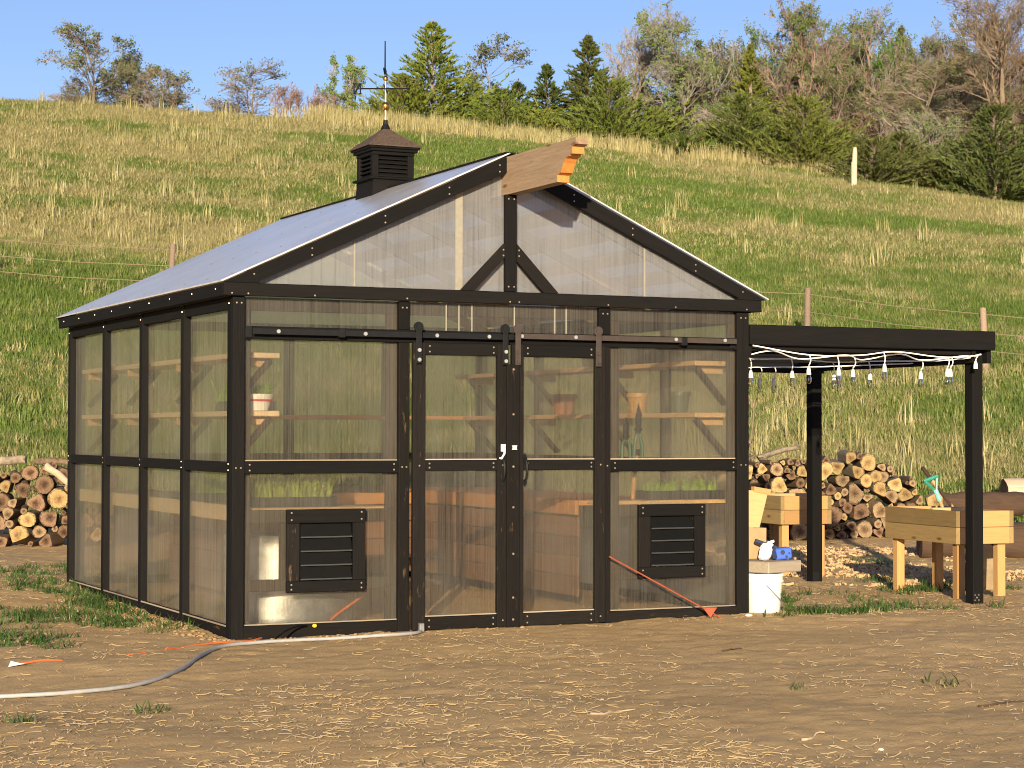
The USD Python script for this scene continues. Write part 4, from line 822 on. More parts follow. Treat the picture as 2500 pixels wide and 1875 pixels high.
for q in range(4):
    R = rotz(q*PI/2)
    for k in range(5): obj('louvre_slat', ext([(-.168, 3.360 + k*.034), (-.168, 3.367 + k*.034), (-.138, 3.392 + k*.034), (-.138, 3.384 + k*.034)], .248, yz(-.124)), S, C, R)
obj('cornice', cat([(lambda v: (v[0] + [0, 0, z], v[1]))(cbox((w, w, h), .004)) for w, h, z in ((.36, .028, 3.544), (.40, .022, 3.569), (.43, .016, 3.588))]), S, C)
rf = []
for t in range(3):
    w0, w1 = .225*(1 - t*.30), .225*(1 - (t + 1)*.30) + .006; z0, z1 = 3.597 + t*.052, 3.597 + (t + 1)*.052
    v = np.array([(sx*w, sy*w, z) for w, z in ((w0, z0), (w0, z0 + .007), (w1, z1 + .007)) for sx, sy in ((-1, -1), (1, -1), (1, 1), (-1, 1))]); f = []
    for a in range(2):
        for i in range(4): j = (i + 1) % 4; f += [[a*4 + i, a*4 + j, a*4 + 4 + j], [a*4 + i, a*4 + 4 + j, a*4 + 4 + i]]
    f += [[8, 9, 10], [8, 10, 11]]; rf.append((v, np.array(f)))
for r_ in rf: obj('shingle_course', r_, M['shingle'], C)
obj('cap', lathe([(.0001, 3.80), (.03, 3.785), (.04, 3.76), (.0001, 3.755)], 10), M['blackmetal'], C)
Wv = thing('weathervane', 'black weathervane with brass balls and a letter N arm on the cupola tip', 'weathervane', rotz(0, (cx, cy, 0)))
obj('foot', cat([shift(lathe([(.0001, 3.84), (.018, 3.835), (.02, 3.80), (.034, 3.775), (.0001, 3.77)], 12), (0, 0, 0)), tube([(0, 0, 3.79), (-.03, -.02, 3.755)], .014, 6)]), M['blackmetal'], Wv)
obj('rod', tube([(0, 0, 3.82), (0, 0, 4.20)], .0075, 8), M['copperrod'], Wv)
for z, r_ in ((3.947, .035), (4.169, .0225)): m = trimesh.creation.icosphere(3, r_); m.apply_translation((0, 0, z)); obj('ball', tm(m), M['gold'], Wv, smooth=True)
na = YAW + .02                                                          # heading of the arm towards the letter N (to the left of the picture)
ax = np.array([-math.cos(na), math.sin(na), 0])
obj('direction_arms', cat([tube([ax*.20, -ax*.20], .006, 6), tube([np.array([ax[1], -ax[0], 0])*.2, -np.array([ax[1], -ax[0], 0])*.2], .006, 6)]), M['blackmetal'], Wv, frame((0, 0, 4.088), (1, 0, 0), (0, 1, 0), (0, 0, 1)))
hN, wN = .085, .062
glyph = [[(-.5, -.5), (-.32, -.5), (-.32, .5), (-.5, .5)], [(.32, -.5), (.5, -.5), (.5, .5), (.32, .5)], [(-.5, .5), (-.22, .5), (.5, -.5), (.22, -.5)], [(-.58, .42), (-.2, .42), (-.2, .52), (-.58, .52)], [(.2, .42), (.6, .42), (.6, .52), (.2, .52)], [(-.6, -.52), (-.2, -.52), (-.2, -.42), (-.6, -.42)]]
# seen from the yard the letter is read from behind, so it is mirrored
ns = []
for k_, gl in enumerate(glyph):
    q = [(x*wN, z*hN) for x, z in gl]; q = q if Polygon(q).exterior.is_ccw else q[::-1]; ns.append(ext(q, .006, frame((0, 0, 0), tuple(ax), (0, 0, 1), tuple(np.cross(ax, (0, 0, 1))))))
obj('letter_n', cat(ns), M['vane'], Wv, frame(tuple(ax*.228 + [0, 0, 4.088]), (1, 0, 0), (0, 1, 0), (0, 0, 1)))
# the vane itself points almost at the viewer, so it is seen edge on
va = .379 + PI + .045; vx = np.array([math.sin(va), math.cos(va), 0.0])
obj('vane', ext([(-.24, .03), (-.05, .0), (.22, .0), (.26, .015), (.05, .05), (.012, .275), (-.012, .275), (-.04, .06), (-.2, .07)], .009, frame((0, 0, 4.195), tuple(vx), (0, 0, 1), tuple(np.cross(vx, (0, 0, 1))))), M['vane'], Wv)

# ------------------------------------------------------------------ pergola
PG = thing('pergola', 'black stained lean-to pergola frame attached to the right side of the greenhouse', 'pergola')
board('front_beam', (GW + .002, -.020, 1.986), (6.195, .020, 2.134), S, PG)
board('post', (6.050, .080, .0), (6.150, .180, 1.985), S, PG); board('post', (6.205, 2.540, .0), (6.305, 2.640, 2.06), S, PG)
board('side_beam', (6.155, .03, 1.885), (6.193, 2.535, 2.03), S, PG); board('side_beam', (6.010, .03, 1.885), (6.048, 2.535, 2.03), S, PG)
board('rear_beam', (GW + .002, 2.645, 1.874), (6.40, 2.685, 2.062), S, PG); board('wall_beam', (GW + .002, .03, 1.90), (GW + .042, 2.62, 2.05), S, PG)
for y in (.55, 1.08, 1.60, 2.12): board('joist', (GW + .045, y, 1.945), (6.008, y + .036, 2.03), S, PG)
board('inner_beam', (GW + .045, .045, 1.945), (6.008, .081, 1.984), S, PG)
for (x, y) in ((6.050, .080), (6.205, 2.540)):
    obj('post_base', cbox((.060, .004, .075), .001), M['blackmetal'], PG, frame((x + .03, y - .003, .05), (1, 0, 0), (0, 1, 0), (0, 0, 1)))
tag(obj('post_base_screws', cat([disc((6.05 + a, .0745, .03 + b), (0, -1, 0), .006) for a in (.012, .048) for b in (.0, .04)] + [disc((6.08, .0745, .05), (0, -1, 0), .008)]), M['screw'], PG), kind='stuff')
# string lights
def strand(pts, bulbs, label, r=.0055):
    T = thing('string_light', label, 'string lights', group=None)
    c = spline(pts, 60); obj('cord', tube(c, r, 6), M['whitecord'], T)
    for (x, y, z) in bulbs:
        k = np.argmin(np.linalg.norm(c - np.array([x, y, z]), axis=1)); p = c[k]
        a = rng.uniform(0, 6)
        tp = p + [0.012*math.cos(a), 0.012*math.sin(a), -.085]
        B = thing('bulb', None, None, parent=T)
        obj('drop_cord', tube(spline([p, p + [.012, 0, -.03], tp + [0, 0, .005]], 8), .0045, 6), M['whitecord'], B)
        obj('socket', shift(lathe([(.004, .0), (.009, -.004), (.016, -.03), (.018, -.062), (.0001, -.064)], 12), tp), M['white'], B, smooth=40)
        obj('glass', shift(lathe([(.012, -.062), (.020, -.085), (.022, -.105), (.015, -.125), (.0001, -.133)], 12), tp), M['bulb'], B, smooth=True)
strand([(3.96, -.03, 1.978), (4.2, -.03, 1.945), (4.45, -.03, 1.918), (4.78, -.03, 1.918), (5.0, -.03, 1.932), (5.15, -.03, 1.952), (5.55, -.03, 1.930), (5.72, -.03, 1.922), (6.045, -.03, 1.950)], [(4.45, -.03, 1.918), (4.70, -.03, 1.918), (5.12, -.03, 1.95), (5.72, -.03, 1.922), (5.75, -.03, 1.922)], 'nearest white string light strand hanging under the front pergola beam')
strand([(6.045, .02, 1.935), (5.8, .25, 1.905), (5.45, .55, 1.905), (5.2, .7, 1.898), (4.9, .6, 1.905), (4.45, .40, 1.902), (4.1, .25, 1.895), (3.96, .12, 1.915)], [(5.40, .56, 1.905), (5.18, .7, 1.90), (4.62, .47, 1.90), (4.13, .26, 1.896), (4.02, .2, 1.90)], 'middle white string light strand crossing diagonally under the pergola')
strand([(3.97, .5, 1.905), (4.2, .9, 1.87), (4.45, 1.2, 1.85), (4.75, 1.35, 1.865), (5.1, 1.4, 1.878), (5.5, 1.3, 1.885), (5.9, 1.0, 1.90), (6.04, .7, 1.905)], [(4.42, 1.17, 1.85), (4.95, 1.4, 1.87), (5.05, 1.4, 1.875), (5.62, 1.25, 1.89)], 'farthest white string light strand looping under the pergola joists')
strand([(3.97, .10, 1.90), (4.25, .06, 1.935), (4.5, .16, 1.895), (4.85, .05, 1.925), (5.1, .2, 1.90), (5.3, .04, 1.94), (5.6, .15, 1.905), (5.85, .03, 1.93), (6.0, .06, 1.94)], [(4.95, .12, 1.91), (5.62, .14, 1.906)], 'loosely looped white string light strand tangled just behind the nearest one')
tag(obj('corner_light_drop', cat([tube(spline([(6.04, -.03, 1.953), (6.0, -.04, 1.93), (5.985, -.04, 1.90)], 10), .0045, 6), shift(lathe([(.004, .0), (.009, -.004), (.016, -.03), (.018, -.062), (.0001, -.064)], 12), (5.985, -.04, 1.90))]), M['white']), 'single white light socket hanging beside the front pergola post', 'light socket')
# ------------------------------------------------------------------ things inside the greenhouse
def thing_at(name, label, cat_, x, y, z, a=0, group=None): return thing(name, label, cat_, rotz(a, (x, y, z)), group)
T = thing_at('stock_tank', 'ribbed galvanised stock tank on the floor behind the left front panes', 'stock tank', .62, .62, .02)
prof = [(.0001, .02)] + [(1.0 + (.018 if k % 2 else 0), .02 + k*.045) for k in range(13)] + [(1.03, .60), (1.0, .615), (.96, .60), (.96, .05), (.0001, .05)]
v, f = lathe(prof, 36); v = np.asarray(v)*[.46, .36, 1.0]; obj('tub', (v, f), M['steel'], T, smooth=30)
obj('water_soil', cbox((.55, .45, .02), .01), M['soil'], T, frame((0, 0, .5), (1, 0, 0), (0, 1, 0), (0, 0, 1)))
def seed_tray(x, y, z, a, lx, ly, label, n, hmin, hmax, m):
    t = thing_at('seed_tray', label, 'seed tray', x, y, z, a)
    for sx in (-1, 1): board('wall', (sx*lx/2 - .006, -ly/2, 0), (sx*lx/2 + .006, ly/2, .065), M['tray'], t, .001)
    for sy in (-1, 1): board('wall', (-lx/2 + .006, sy*ly/2 - .006, 0), (lx/2 - .006, sy*ly/2 + .006, .065), M['tray'], t, .001)
    board('soil', (-lx/2 + .007, -ly/2 + .007, .004), (lx/2 - .007, ly/2 - .007, .05), M['soil'], t)
    r = np.random.default_rng(int(abs(x)*1000 + abs(y)*100)); ms = []
    for k in range(n): ms.append(shift(tuft(r, 6, hmin, hmax, .017, .8, .02), (r.uniform(-.45, .45)*lx, r.uniform(-.42, .42)*ly, .06)))
    obj('seedlings', cat(ms), m, t); return t
seed_tray(.46, .34, .834, .0, .68, .26, 'black seed tray crowded with tall yellow-green seedlings behind the left front pane', 230, .10, .21, M['seedling'])
seed_tray(.38, 1.6, .832, .0, .50, .60, 'second seed tray with shorter seedlings farther back on the left bench', 60, .08, .2, M['seedling'])
seed_tray(1.9, 4.2, .802, 0, 1.6, .4, 'long tray of low dark seedlings on the back bench behind the doors', 90, .04, .14, M['weed'])
seed_tray(3.52, .28, .847, 0, .62, .22, 'small seed tray with a few seedlings on the shelf above the right vent', 30, .06, .15, M['seedling'])
seed_tray(.23, .45, 1.478, 0, .26, .5, 'flat of bright green sprouts on the lower left shelf above the stacked buckets', 45, .10, .2, M['seedling'])
def bucket_mesh(r0_, r1_, h, rib=True):
    return lathe([(.0001, .0), (r0_, .0), (r0_ + (r1_ - r0_)*.78, h*.78), (r1_ + .006, h*.79), (r1_ + .006, h*.84), (r1_, h*.845), (r1_ + .002, h*.93), (r1_ + .009, h*.935), (r1_ + .009, h), (r1_ - .004, h), (r1_ - .008, h*.9), (r0_ - .006, .012), (.0001, .012)], 32)
t = thing_at('planter_pot', 'white pot with red bands on the lower left shelf end', 'pot', .23, .26, 1.478)
obj('tub', lathe([(.0001, 0), (.10, 0), (.125, .10), (.128, .11), (.118, .11), (.09, .01), (.0001, .01)], 24), M['white'], t, smooth=40); obj('band', shift(lathe([(.117, .062), (.124, .062), (.127, .075), (.120, .075)], 24), (0, 0, 0)), M['redband'], t)
for k, (x, y, r_, h, m, lab) in enumerate([(3.20, 2.1, .11, .17, 'terracotta', 'terracotta pot on the right shelf, leftmost of the row of pots'), (3.70, 1.25, .085, .16, 'amber', 'amber plastic pot on the right shelf between the terracotta and green pots'), (3.70, .60, .085, .16, 'potgreen', 'dull green pot on the right shelf nearest the front pane'), (3.70, 1.75, .10, .17, 'terracotta', 'second terracotta pot on the right shelf beside the amber pot')]):
    if x < 3.5: x = 3.68; y = 2.5
    t = thing_at('planter_pot', lab, 'pot', x, y, 1.486)
    obj('body', lathe([(.0001, 0), (r_*.72, 0), (r_*.95, h*.8), (r_*1.06, h*.8), (r_*1.06, h), (r_*.95, h), (r_*.65, .02), (.0001, .02)], 20), M[m], t, smooth=40); obj('soil', shift(lathe([(.0001, 0), (r_*.9, 0)], 16), (0, 0, h*.9)), M['soil'], t)
t = thing_at('metal_cup', 'dark metal cup on the shelf behind the right front pane', 'cup', 2.87, .25, .846)
obj('body', lathe([(.0001, 0), (.035, 0), (.052, .10), (.055, .14), (.049, .14), (.03, .01), (.0001, .01)], 18), M['blackmetal'], t, smooth=40)
def loppers(x, z, lab, m, L):
    t = thing_at('loppers', lab, 'loppers', x, .155, z)
    for s in (-1, 1):
        obj('handle', tube([(s*.012, 0, L*.45), (s*.03, 0, .1), (s*.035, 0, .0)], [.009, .014, .013], 8), m, t)
    obj('blades', cat([ext([(-.02, L*.45), (.02, L*.45), (.028, L*.8), (.0, L), (-.02, L*.75)], .008, xz(.004)), ext([(-.03, L*.5), (.03, L*.5), (.03, L*.55), (-.03, L*.55)], .014, xz(.007))]), M['blackmetal'], t)
loppers(3.00, 1.15, 'green handled loppers hanging inside the right front pane, left of the taller pair', M['greenhandle'], .30)
loppers(3.10, 1.15, 'taller green handled loppers hanging inside the right front pane', M['greenhandle'], .40)
t = thing_at('hand_hoe', 'wooden handled tool standing on the shelf behind the right mid rail', 'tool', 3.09, .22, .85)
obj('handle', tube([(0, 0, 0), (.03, 0, .32)], .017, 8), M['cedar_leg'], t); obj('head', cbox((.05, .02, .05), .004), M['blackmetal'], t, frame((.033, 0, .34), (1, 0, 0), (0, 1, 0), (0, 0, 1)))
t = thing_at('lumber_post', 'orange wooden post standing inside beside the right door jamb', 'post', 2.88, .22, .0)
board('shaft', (-.035, -.035, 0), (.035, .035, .745), M['cedar_leg'], t); board('cap', (-.04, -.04, .747), (.04, .04, .765), M['pine'], t)
tag(obj('indoor_cord', tube(spline([(1.13, .35, .30), (1.02, .33, .20), (.88, .30, .12), (.78, .26, .06)], 30), .009, 8), M['orangecord']), 'red-orange cord looping inside the lower left front pane', 'cord')

# ------------------------------------------------------------------ firewood
def log_proto(kind, seed, label, cat_, m, group):
    t = thing('firewood_log', label, cat_, m, group); r = np.random.default_rng(seed); n = 20; g = np.arange(n)*2*PI/n
    ob = 1 + .09*np.cos(2*g + r.uniform(0, 6)) + .06*np.cos(3*g + r.uniform(0, 6)) + r.normal(0, .035, n); 
    if seed % 10 < 4:
        ph = r.uniform(0, 6.28)
        for q_, d_ in ((0, .30), (r.uniform(1.6, 2.4), .45)): ob = np.minimum(ob, (d_ + .22)/np.maximum(np.cos(g - ph - q_), .05))
    xs = np.array([-.5, -.46, -.15, .15, .46, .5]); rings = []
    for i, x in enumerate(xs):
        q = ob*(1 + r.normal(0, .03, n)*(0 < i < 5))*(0.97 if i in (0, 5) else 1.0); rings.append(np.stack([np.full(n, x), q*np.cos(g), q*np.sin(g)], -1))
    v = np.vstack(rings); i, j = np.meshgrid(np.arange(5), np.arange(n), indexing='ij'); j2 = (j + 1) % n
    obj('bark', (v, np.stack([i*n + j, i*n + j2, (i + 1)*n + j2, (i + 1)*n + j], -1).reshape(-1, 4)), M['bark' if kind != 'pale' else 'bark_grey'], t, smooth=True)
    for e, x in ((0, -.5), (5, .5)):
        sgn = -1 if e == 0 else 1; rim = rings[e]*[1, .93, .93] + [sgn*.006, 0, 0]; rim2 = rings[e]; c = np.array([[x + sgn*.010, 0, 0]]); mid = rim*[1, .5, .5] + [sgn*.003, 0, 0] + np.c_[r.normal(0, .004, n), np.zeros((n, 2))]
        vv = np.vstack([rim2, rim, mid, c]); f = []
        for a in range(n):
            b = (a + 1) % n; f += [[a, b, n + b], [a, n + b, n + a], [n + a, n + b, 2*n + b], [n + a, 2*n + b, 2*n + a], [2*n + a, 2*n + b, 3*n]]
        f = np.array(f); obj('cut_face', (vv, f if sgn > 0 else f[:, ::-1]), M['cut_' + kind], t)
    return t
def pack(r, width, topf, rmin, rmax, nmax, big=.35):
    """round logs dropped one by one into a heap of the given width; topf(x) limits its height"""
    C = []
    for k in range(nmax):
        rad = rmin + (rmax - rmin)*(r.uniform()**(1.7)); best = None
        for x in np.linspace(rad, width - rad, 70):
            z = rad
            for (cx_, cz_, cr) in C:
                dx = abs(x - cx_)
                if dx < rad + cr: z = max(z, cz_ + math.sqrt((rad + cr)**2 - dx*dx)*.985)
            if z + rad*.6 > topf(x): continue
            s = z + r.uniform(0, .012)
            if best is None or s < best[0]: best = (s, x, z)
        if best is None:
            if rad < rmin*1.35: break
            continue
        C.append((best[1], best[2], rad*1.03))
    return C
def woodstack(r, org, axis, run, width, topf, rmin, rmax, nmax, probs, where, group):
    first = {}
    C = pack(r, width, topf, rmin, rmax, nmax); run = np.array([*run, 0.]); ax0 = np.array([*axis, 0.])
    for (x, z, rad) in C:
        kind = ['pale', 'tan', 'brown'][r.choice(3, p=probs)]
        if where == 'right' and z > .62*topf(x) and rad > .08 and r.uniform() < .6: kind = 'pale'
        L = r.uniform(.36, .48); a = ax0 + run*r.normal(0, .10) + [0, 0, r.normal(0, .05)]; a = unit(a); y = unit(np.cross([0, 0, 1.], a)); zz = np.cross(a, y); th_ = r.uniform(0, 2*PI); y2 = y*math.cos(th_) + zz*math.sin(th_); z2 = np.cross(a, y2)
        p = np.array([*org, 0.]) + run*x; p[2] = gz(p[0], p[1]) + z - .01; p += ax0*r.normal(0, .035)
        mm = frame(p, a*L, y2*rad, z2*rad); size = 'thick' if rad > .095 else 'thin' if rad < .055 else 'medium'; col = {'pale': 'pale yellow', 'tan': 'tan', 'brown': 'dark brown'}[kind]
        row = 'bottom' if z < rad*1.25 else 'top' if z > .8*topf(x) else 'middle'; end = 'left' if x < width*.33 else 'right' if x > width*.67 else 'centre'
        lab = '%s log with %s cut end, %s %s of the %s' % (size, col, row, end, 'stack left of the greenhouse' if where == 'left' else 'stack behind the planters')
        key = (kind, len([1 for q in first if q[0] == kind]) if r.uniform() < .5 and len([1 for q in first if q[0] == kind]) < 4 else int(r.integers(0, max(1, len([1 for q in first if q[0] == kind])))))
        g_ = '%s %s logs, %s %s, of the %s firewood stack' % (size, kind, row, end, where)
        if key not in first: first[key] = log_proto(kind, int(r.integers(1e6)), lab, 'log', mm, g_)
        else: dup(first[key], mm, lab, g_)
    return C
fw = np.array([math.sin(YAW - .10), math.cos(YAW - .10)]); rn = np.array([math.cos(YAW - .10), -math.sin(YAW - .10)])
woodstack(np.random.default_rng(5), (-.55, 11.75), fw, unit(np.array([.90, -.43])), 2.75, lambda x: .93 + .05*math.sin(x*4), .035, .135, 170, (.14, .36, .50), 'left', '')
woodstack(np.random.default_rng(8), (8.75, 8.55), np.array([math.sin(.38), math.cos(.38)]), np.array([.995, -.02]), 3.05, lambda x: np.interp(x, [0, .5, 1.3, 2.0, 2.5, 2.9, 3.05], [.92, .98, 1.0, 1.08, .95, .74, .5]), .028, .135, 215, (.26, .38, .36), 'right', '')
# stray pieces on the stacks
r = np.random.default_rng(3)
def rough_piece(name, label, catg, p0, p1, rad, m, sides=10, taper=.9, seed=0, squash=1.0):
    q = spline([p0, (np.array(p0) + np.array(p1))/2 + [0, 0, .01], p1], 12); v, f = tube(q, np.linspace(rad, rad*taper, 12), sides); v = v + (meshkit.noise(v*9 + seed, 4)[:, None] - .5)*rad*.5
    return tag(obj(name, (v, f), m, smooth=True), label, catg)
rough_piece('split_log', 'grey bark slab lying across the top of the left firewood stack', 'log', (.52, 11.25, .96), (.95, 10.98, 1.00), .055, M['bark_grey'], seed=2)
rough_piece('split_log', 'dark bark slab at the top right end of the left firewood stack', 'log', (1.05, 11.0, .98), (1.45, 10.85, .97), .04, M['bark'], seed=5)
rough_piece('split_log', 'pale split stick leaning down the right end of the left firewood stack', 'log', (1.12, 10.70, .93), (1.36, 10.52, .74), .045, M['palewood'], seed=7)
rough_piece('branch', 'grey branch poking up behind the right firewood stack left of the rear pergola post', 'branch', (9.55, 8.75, 1.02), (10.1, 8.65, 1.16), .035, M['bark_grey'], seed=9)
rough_piece('branch', 'long grey branch sloping along the top right of the right firewood stack', 'branch', (10.85, 8.75, 1.00), (11.5, 8.7, .80), .035, M['bark_grey'], seed=11)
br = []
for k in range(60):
    p = np.array([r.uniform(8.9, 9.8), r.uniform(8.75, 9.3), .75 + abs(r.normal(0, .22))]); d = unit(np.array([r.normal(0, 1), r.normal(0, .5), r.normal(.1, .35)]))*r.uniform(.2, .5); br.append(tube(spline([p - d, p + r.normal(0, .04, 3), p + d], 6), [.010, .010, .009, .008, .006, .004], 4))
tag(obj('brush_pile', cat(br), M['twig_orange']), 'heap of dry brown twigs behind the left end of the right firewood stack', 'brush pile')
# stump round on edge and fallen trunks at the right
s_ = log_proto('pale', 91, 'upright pale round slab of wood at the right foot of the right firewood stack', 'log', frame((11.98, 8.35, .46), (.12*.43, .12*.90, .02), (.14*.90, -.14*.43, 0), (0, .02, .17)), None)
def trunk(name, label, p0, p1, rad, m, mc, seed):
    p0, p1 = np.array(p0, float), np.array(p1, float); n = 26; q = np.linspace(0, 1, n)[:, None]*(p1 - p0) + p0; v, f = tube(q, rad*(1 + .06*np.sin(np.arange(n)*.9)), 20); c = np.repeat(q, 20, 0); d = v - c; d *= 1 + .35*(meshkit.fbm(np.c_[v*5], 3, seed)[:, None][:len(d)] - .5); x = unit(p1 - p0); y = unit(np.cross([0, 0, 1.], x))
    P = np.array(p0 + p1)/2; t = thing(name, label, 'log', frame(P, x, y, np.cross(x, y))); Rm = np.stack([x, y, np.cross(x, y)], 1)
    vv = np.vstack([(c + d)]) - P; vv = vv @ Rm; obj('shaft', (vv, f), m, t, smooth=50)
    e = vv[:20]; vc = np.vstack([e*[1, .99, .99] - [.004, 0, 0], e.mean(0)[None] - [.01, 0, 0]]); obj('cut_face', (vc, np.array([[i, 20, (i + 1) % 20] for i in range(20)])), mc, t)
    return t
trunk('fallen_trunk', 'long bleached fallen trunk lying behind the right planter box', (13.95, 9.45, .42), (18.5, 7.4, .40), .29, M['palewood'], M['cut_tan'], 3)
trunk('fallen_trunk', 'dark brown fallen trunk lying in the shade behind the right planter box', (9.25, 5.05, .17), (12.2, 3.55, .17), .19, M['rot'], M['cut_brown'], 6)
trunk('fallen_trunk', 'short dark log chunk between the firewood stack and the bleached trunk', (12.2, 8.7, .42), (13.3, 8.25, .42), .15, M['rot'], M['cut_brown'], 8)

# ------------------------------------------------------------------ raised planter boxes
def planter(label, x, y, a, z0, z1, lx, ly, gzv):
    t = thing('planter_box', label, 'planter box', rotz(a, (x, y, 0))); h = (z1 - z0)/2
    for k in range(2):
        za, zb = z0 + k*h + (.003 if k else 0), z0 + (k + 1)*h
        for s in (-1, 1):
            board('side_board', (s*lx/2 - .019, -ly/2 + .0, za), (s*lx/2 + .019, ly/2, zb), M['side_dim'], t, .003)  # sides painted darker than the sunlit ends
            board('end_board', (-lx/2 + .020, s*(ly/2 - .019) - .019, za), (lx/2 - .020, s*(ly/2 - .019) + .019, zb), M['cedar_leg'], t, .003)
    for sx in (-1, 1):
        for sy in (-1, 1):
            px, py = sx*(lx/2 - .06), sy*(ly/2 - .09); board('leg', (px - .036, py - .036, gzv), (px + .036, py + .036, z0 + .06), M['cedar_leg'], t)
    board('soil', (-lx/2 + .022, -ly/2 + .04, z0 + .03), (lx/2 - .022, ly/2 - .04, z1 - .045), M['soil'], t)
    board('cross_cleat', (-lx/2 + .02, -.14, z1 - .036), (lx/2 - .02, -.09, z1 + .012), M['pine'], t)
    return t
planter('wooden planter box on legs behind the front pergola post, nearer of the two', 6.455, .925, math.radians(-5.2), .447, .712, .50, 1.10, -.02)
planter('wooden planter box on legs between the pergola and the firewood stack, farther of the two', 6.70, 3.86, math.radians(-5.2), .476, .742, .50, 1.10, -.02)
def shovel(label, p0, p1, grip, m, mg, name='shovel', blade=False):
    t = thing(name, label, 'shovel'); p0, p1 = np.array(p0, float), np.array(p1, float); d = unit(p1 - p0)
    obj('shaft', tube([p0, p1], .016, 8), m, t)
    if grip:
        s = unit(np.cross(d, [.4, .9, 0])); 
        obj('grip', cat([tube([p1 - d*.02, p1 + d*.10 + s*.055], .012, 6), tube([p1 - d*.02, p1 + d*.10 - s*.055], .012, 6), tube([p1 + d*.10 + s*.065, p1 + d*.10 - s*.065], .017, 8)]), mg, t); obj('collar', tube([p1 - d*.10, p1], .021, 8), M['teallight'], t)
    elif mg is not None: obj('grip', tube([p1 - d*.14, p1], .019, 8), mg, t)
    if blade: obj('blade', cbox((.20, .012, .24), .004), M['blackmetal'], t, frame(p0 - d*.10, unit(np.cross(d, [0, 1, .2])), unit(np.cross(unit(np.cross(d, [0, 1, .2])), d)), d))
    return t
shovel('teal D-handled shovel stuck upright in the nearer planter box', (6.58, 1.10, .62), (6.50, 1.15, .86), True, M['pine'], M['teal'])
shovel('wooden handled shovel leaning behind the front pergola post', (6.90, 1.42, .68), (6.60, 1.46, 1.04), False, M['pine'], M['inner'])
shovel('tool with a dark green shaft leaning on the right end of the nearer planter box', (7.75, 1.9, .02), (6.95, 1.5, .47), False, M['greenhandle'], M['pine'], blade=False)
t = thing_at('canvas_bag', 'tan canvas bag with a black curved edge standing behind the nearer planter legs', 'bag', 7.02, 1.20, gz(7.02, 1.2), -YAW + .2)
arc = [(-.165 + 0.0, 0)] + [(-.165*math.cos(q), .18 + .24*math.sin(q)) for q in np.linspace(0, PI, 14)] + [(.165, 0)]
v, f = ext(arc[::-1] if not Polygon(arc).exterior.is_ccw else arc, .11, xz(0.05)); m_ = trimesh.Trimesh(v, f); m_ = m_.subdivide_to_size(.035); v = np.array(m_.vertices); v[:, 1] += .05*np.sin(v[:, 0]*26 + 1)*np.clip(1 - v[:, 2]/.42, 0, 1) - .06*v[:, 2]; obj('body', (v, m_.faces), M['canvas'], t, smooth=40)
obj('edge', tube([(x, -.062 - .06*z, z) for x, z in arc[::-1]], .017, 6), M['blackplastic'], t)

# ------------------------------------------------------------------ bucket corner
bz_ = gz(4.12, .04)
t = thing_at('bucket', 'white plastic bucket with a wire handle at the right front corner of the greenhouse', 'bucket', 4.105, .055, bz_ - .03)
obj('body', bucket_mesh(.118, .142, .315), M['white'], t, smooth=35)
obj('handle', tube([(.146*math.cos(q), .146*math.sin(q), .235 - .13*math.sin((q + 2.0)/2.6*PI)) for q in np.linspace(-2.0, .6, 18)], .0035, 6), M['steel'], t)
t = thing_at('timber_block', 'short thick weathered timber lying across the white bucket', 'timber', 4.20, .16, bz_ + .285, math.radians(20)); obj('timber', cbox((.40, .34, .085), .006), M['greywood'], t, frame((0, 0, .043), (1, 0, 0), (0, 1, 0), (0, 0, 1)))
t = thing_at('tool_case', 'blue plastic tool case lying on the timber block', 'case', 4.315, .14, bz_ + .374, math.radians(-12))
obj('body', cbox((.13, .11, .085), .010), M['blue'], t, frame((0, 0, .045), (1, 0, .1), (0, 1, 0), (-.1, 0, 1)))
for (x, z, rr) in ((-.012, .056, .017), (.018, .024, .009), (.04, .05, .006)): obj('hole', shift(lathe([(.0001, 0), (rr, 0), (rr, .004)], 14), (0, 0, 0)), M['navy'], t, frame((x, -.0575, z), (1, 0, 0), (0, 0, 1), (0, -1, 0)))
obj('rail', cbox((.20, .03, .025), .004), M['navy'], t, frame((-.085, .06, .105), (1, 0, -.35), (0, 1, 0), (.35, 0, 1)))
t = thing_at('white_bag', 'crumpled white bag on the timber block left of the blue case', 'bag', 4.165, .12, bz_ + .372, .2)
v, f = cbox((.10, .07, .12), .02); m_ = trimesh.Trimesh(v, f).subdivide_to_size(.03); v = np.array(m_.vertices); v += (meshkit.noise(v*25, 3)[:, None] - .5)*.025; v[:, 0] += v[:, 2]*.28; obj('body', (v + [0, 0, .066], m_.faces), M['paper'], t, smooth=30); obj('fold', cbox((.07, .012, .02), .004), M['paper'], t, frame((.03, -.02, .135), (1, 0, .2), (0, 1, 0), (-.2, 0, 1)))
tag(obj('hasp_holder', cbox((.035, .05, .10), .006), M['navy'], None, frame((4.225, .12, bz_ + .43), (.95, 0, .3), (0, 1, 0), (-.3, 0, .95))), 'dark navy clamp between the white bag and the blue case', 'clamp')
t = thing_at('cardboard_box', 'brown cardboard box standing behind the white bag beside the corner post', 'box', 4.20, .42, bz_ + .30, .1)
for nm, lo, hi in (('front_flap', (-.11, -.08, .0), (.11, -.074, .30)), ('back_flap', (-.11, .074, 0), (.11, .08, .30)), ('side_flap', (-.11, -.0735, 0), (-.104, .0735, .30)), ('side_flap', (.104, -.0735, 0), (.11, .0735, .30))): board(nm, lo, hi, M['card'], t, .001)
tag(board('stacked_crate', (4.09, .34, -.02), (4.33, .52, bz_ + .297), M['greywood']), 'grey wooden block under the cardboard box behind the bucket', 'block')
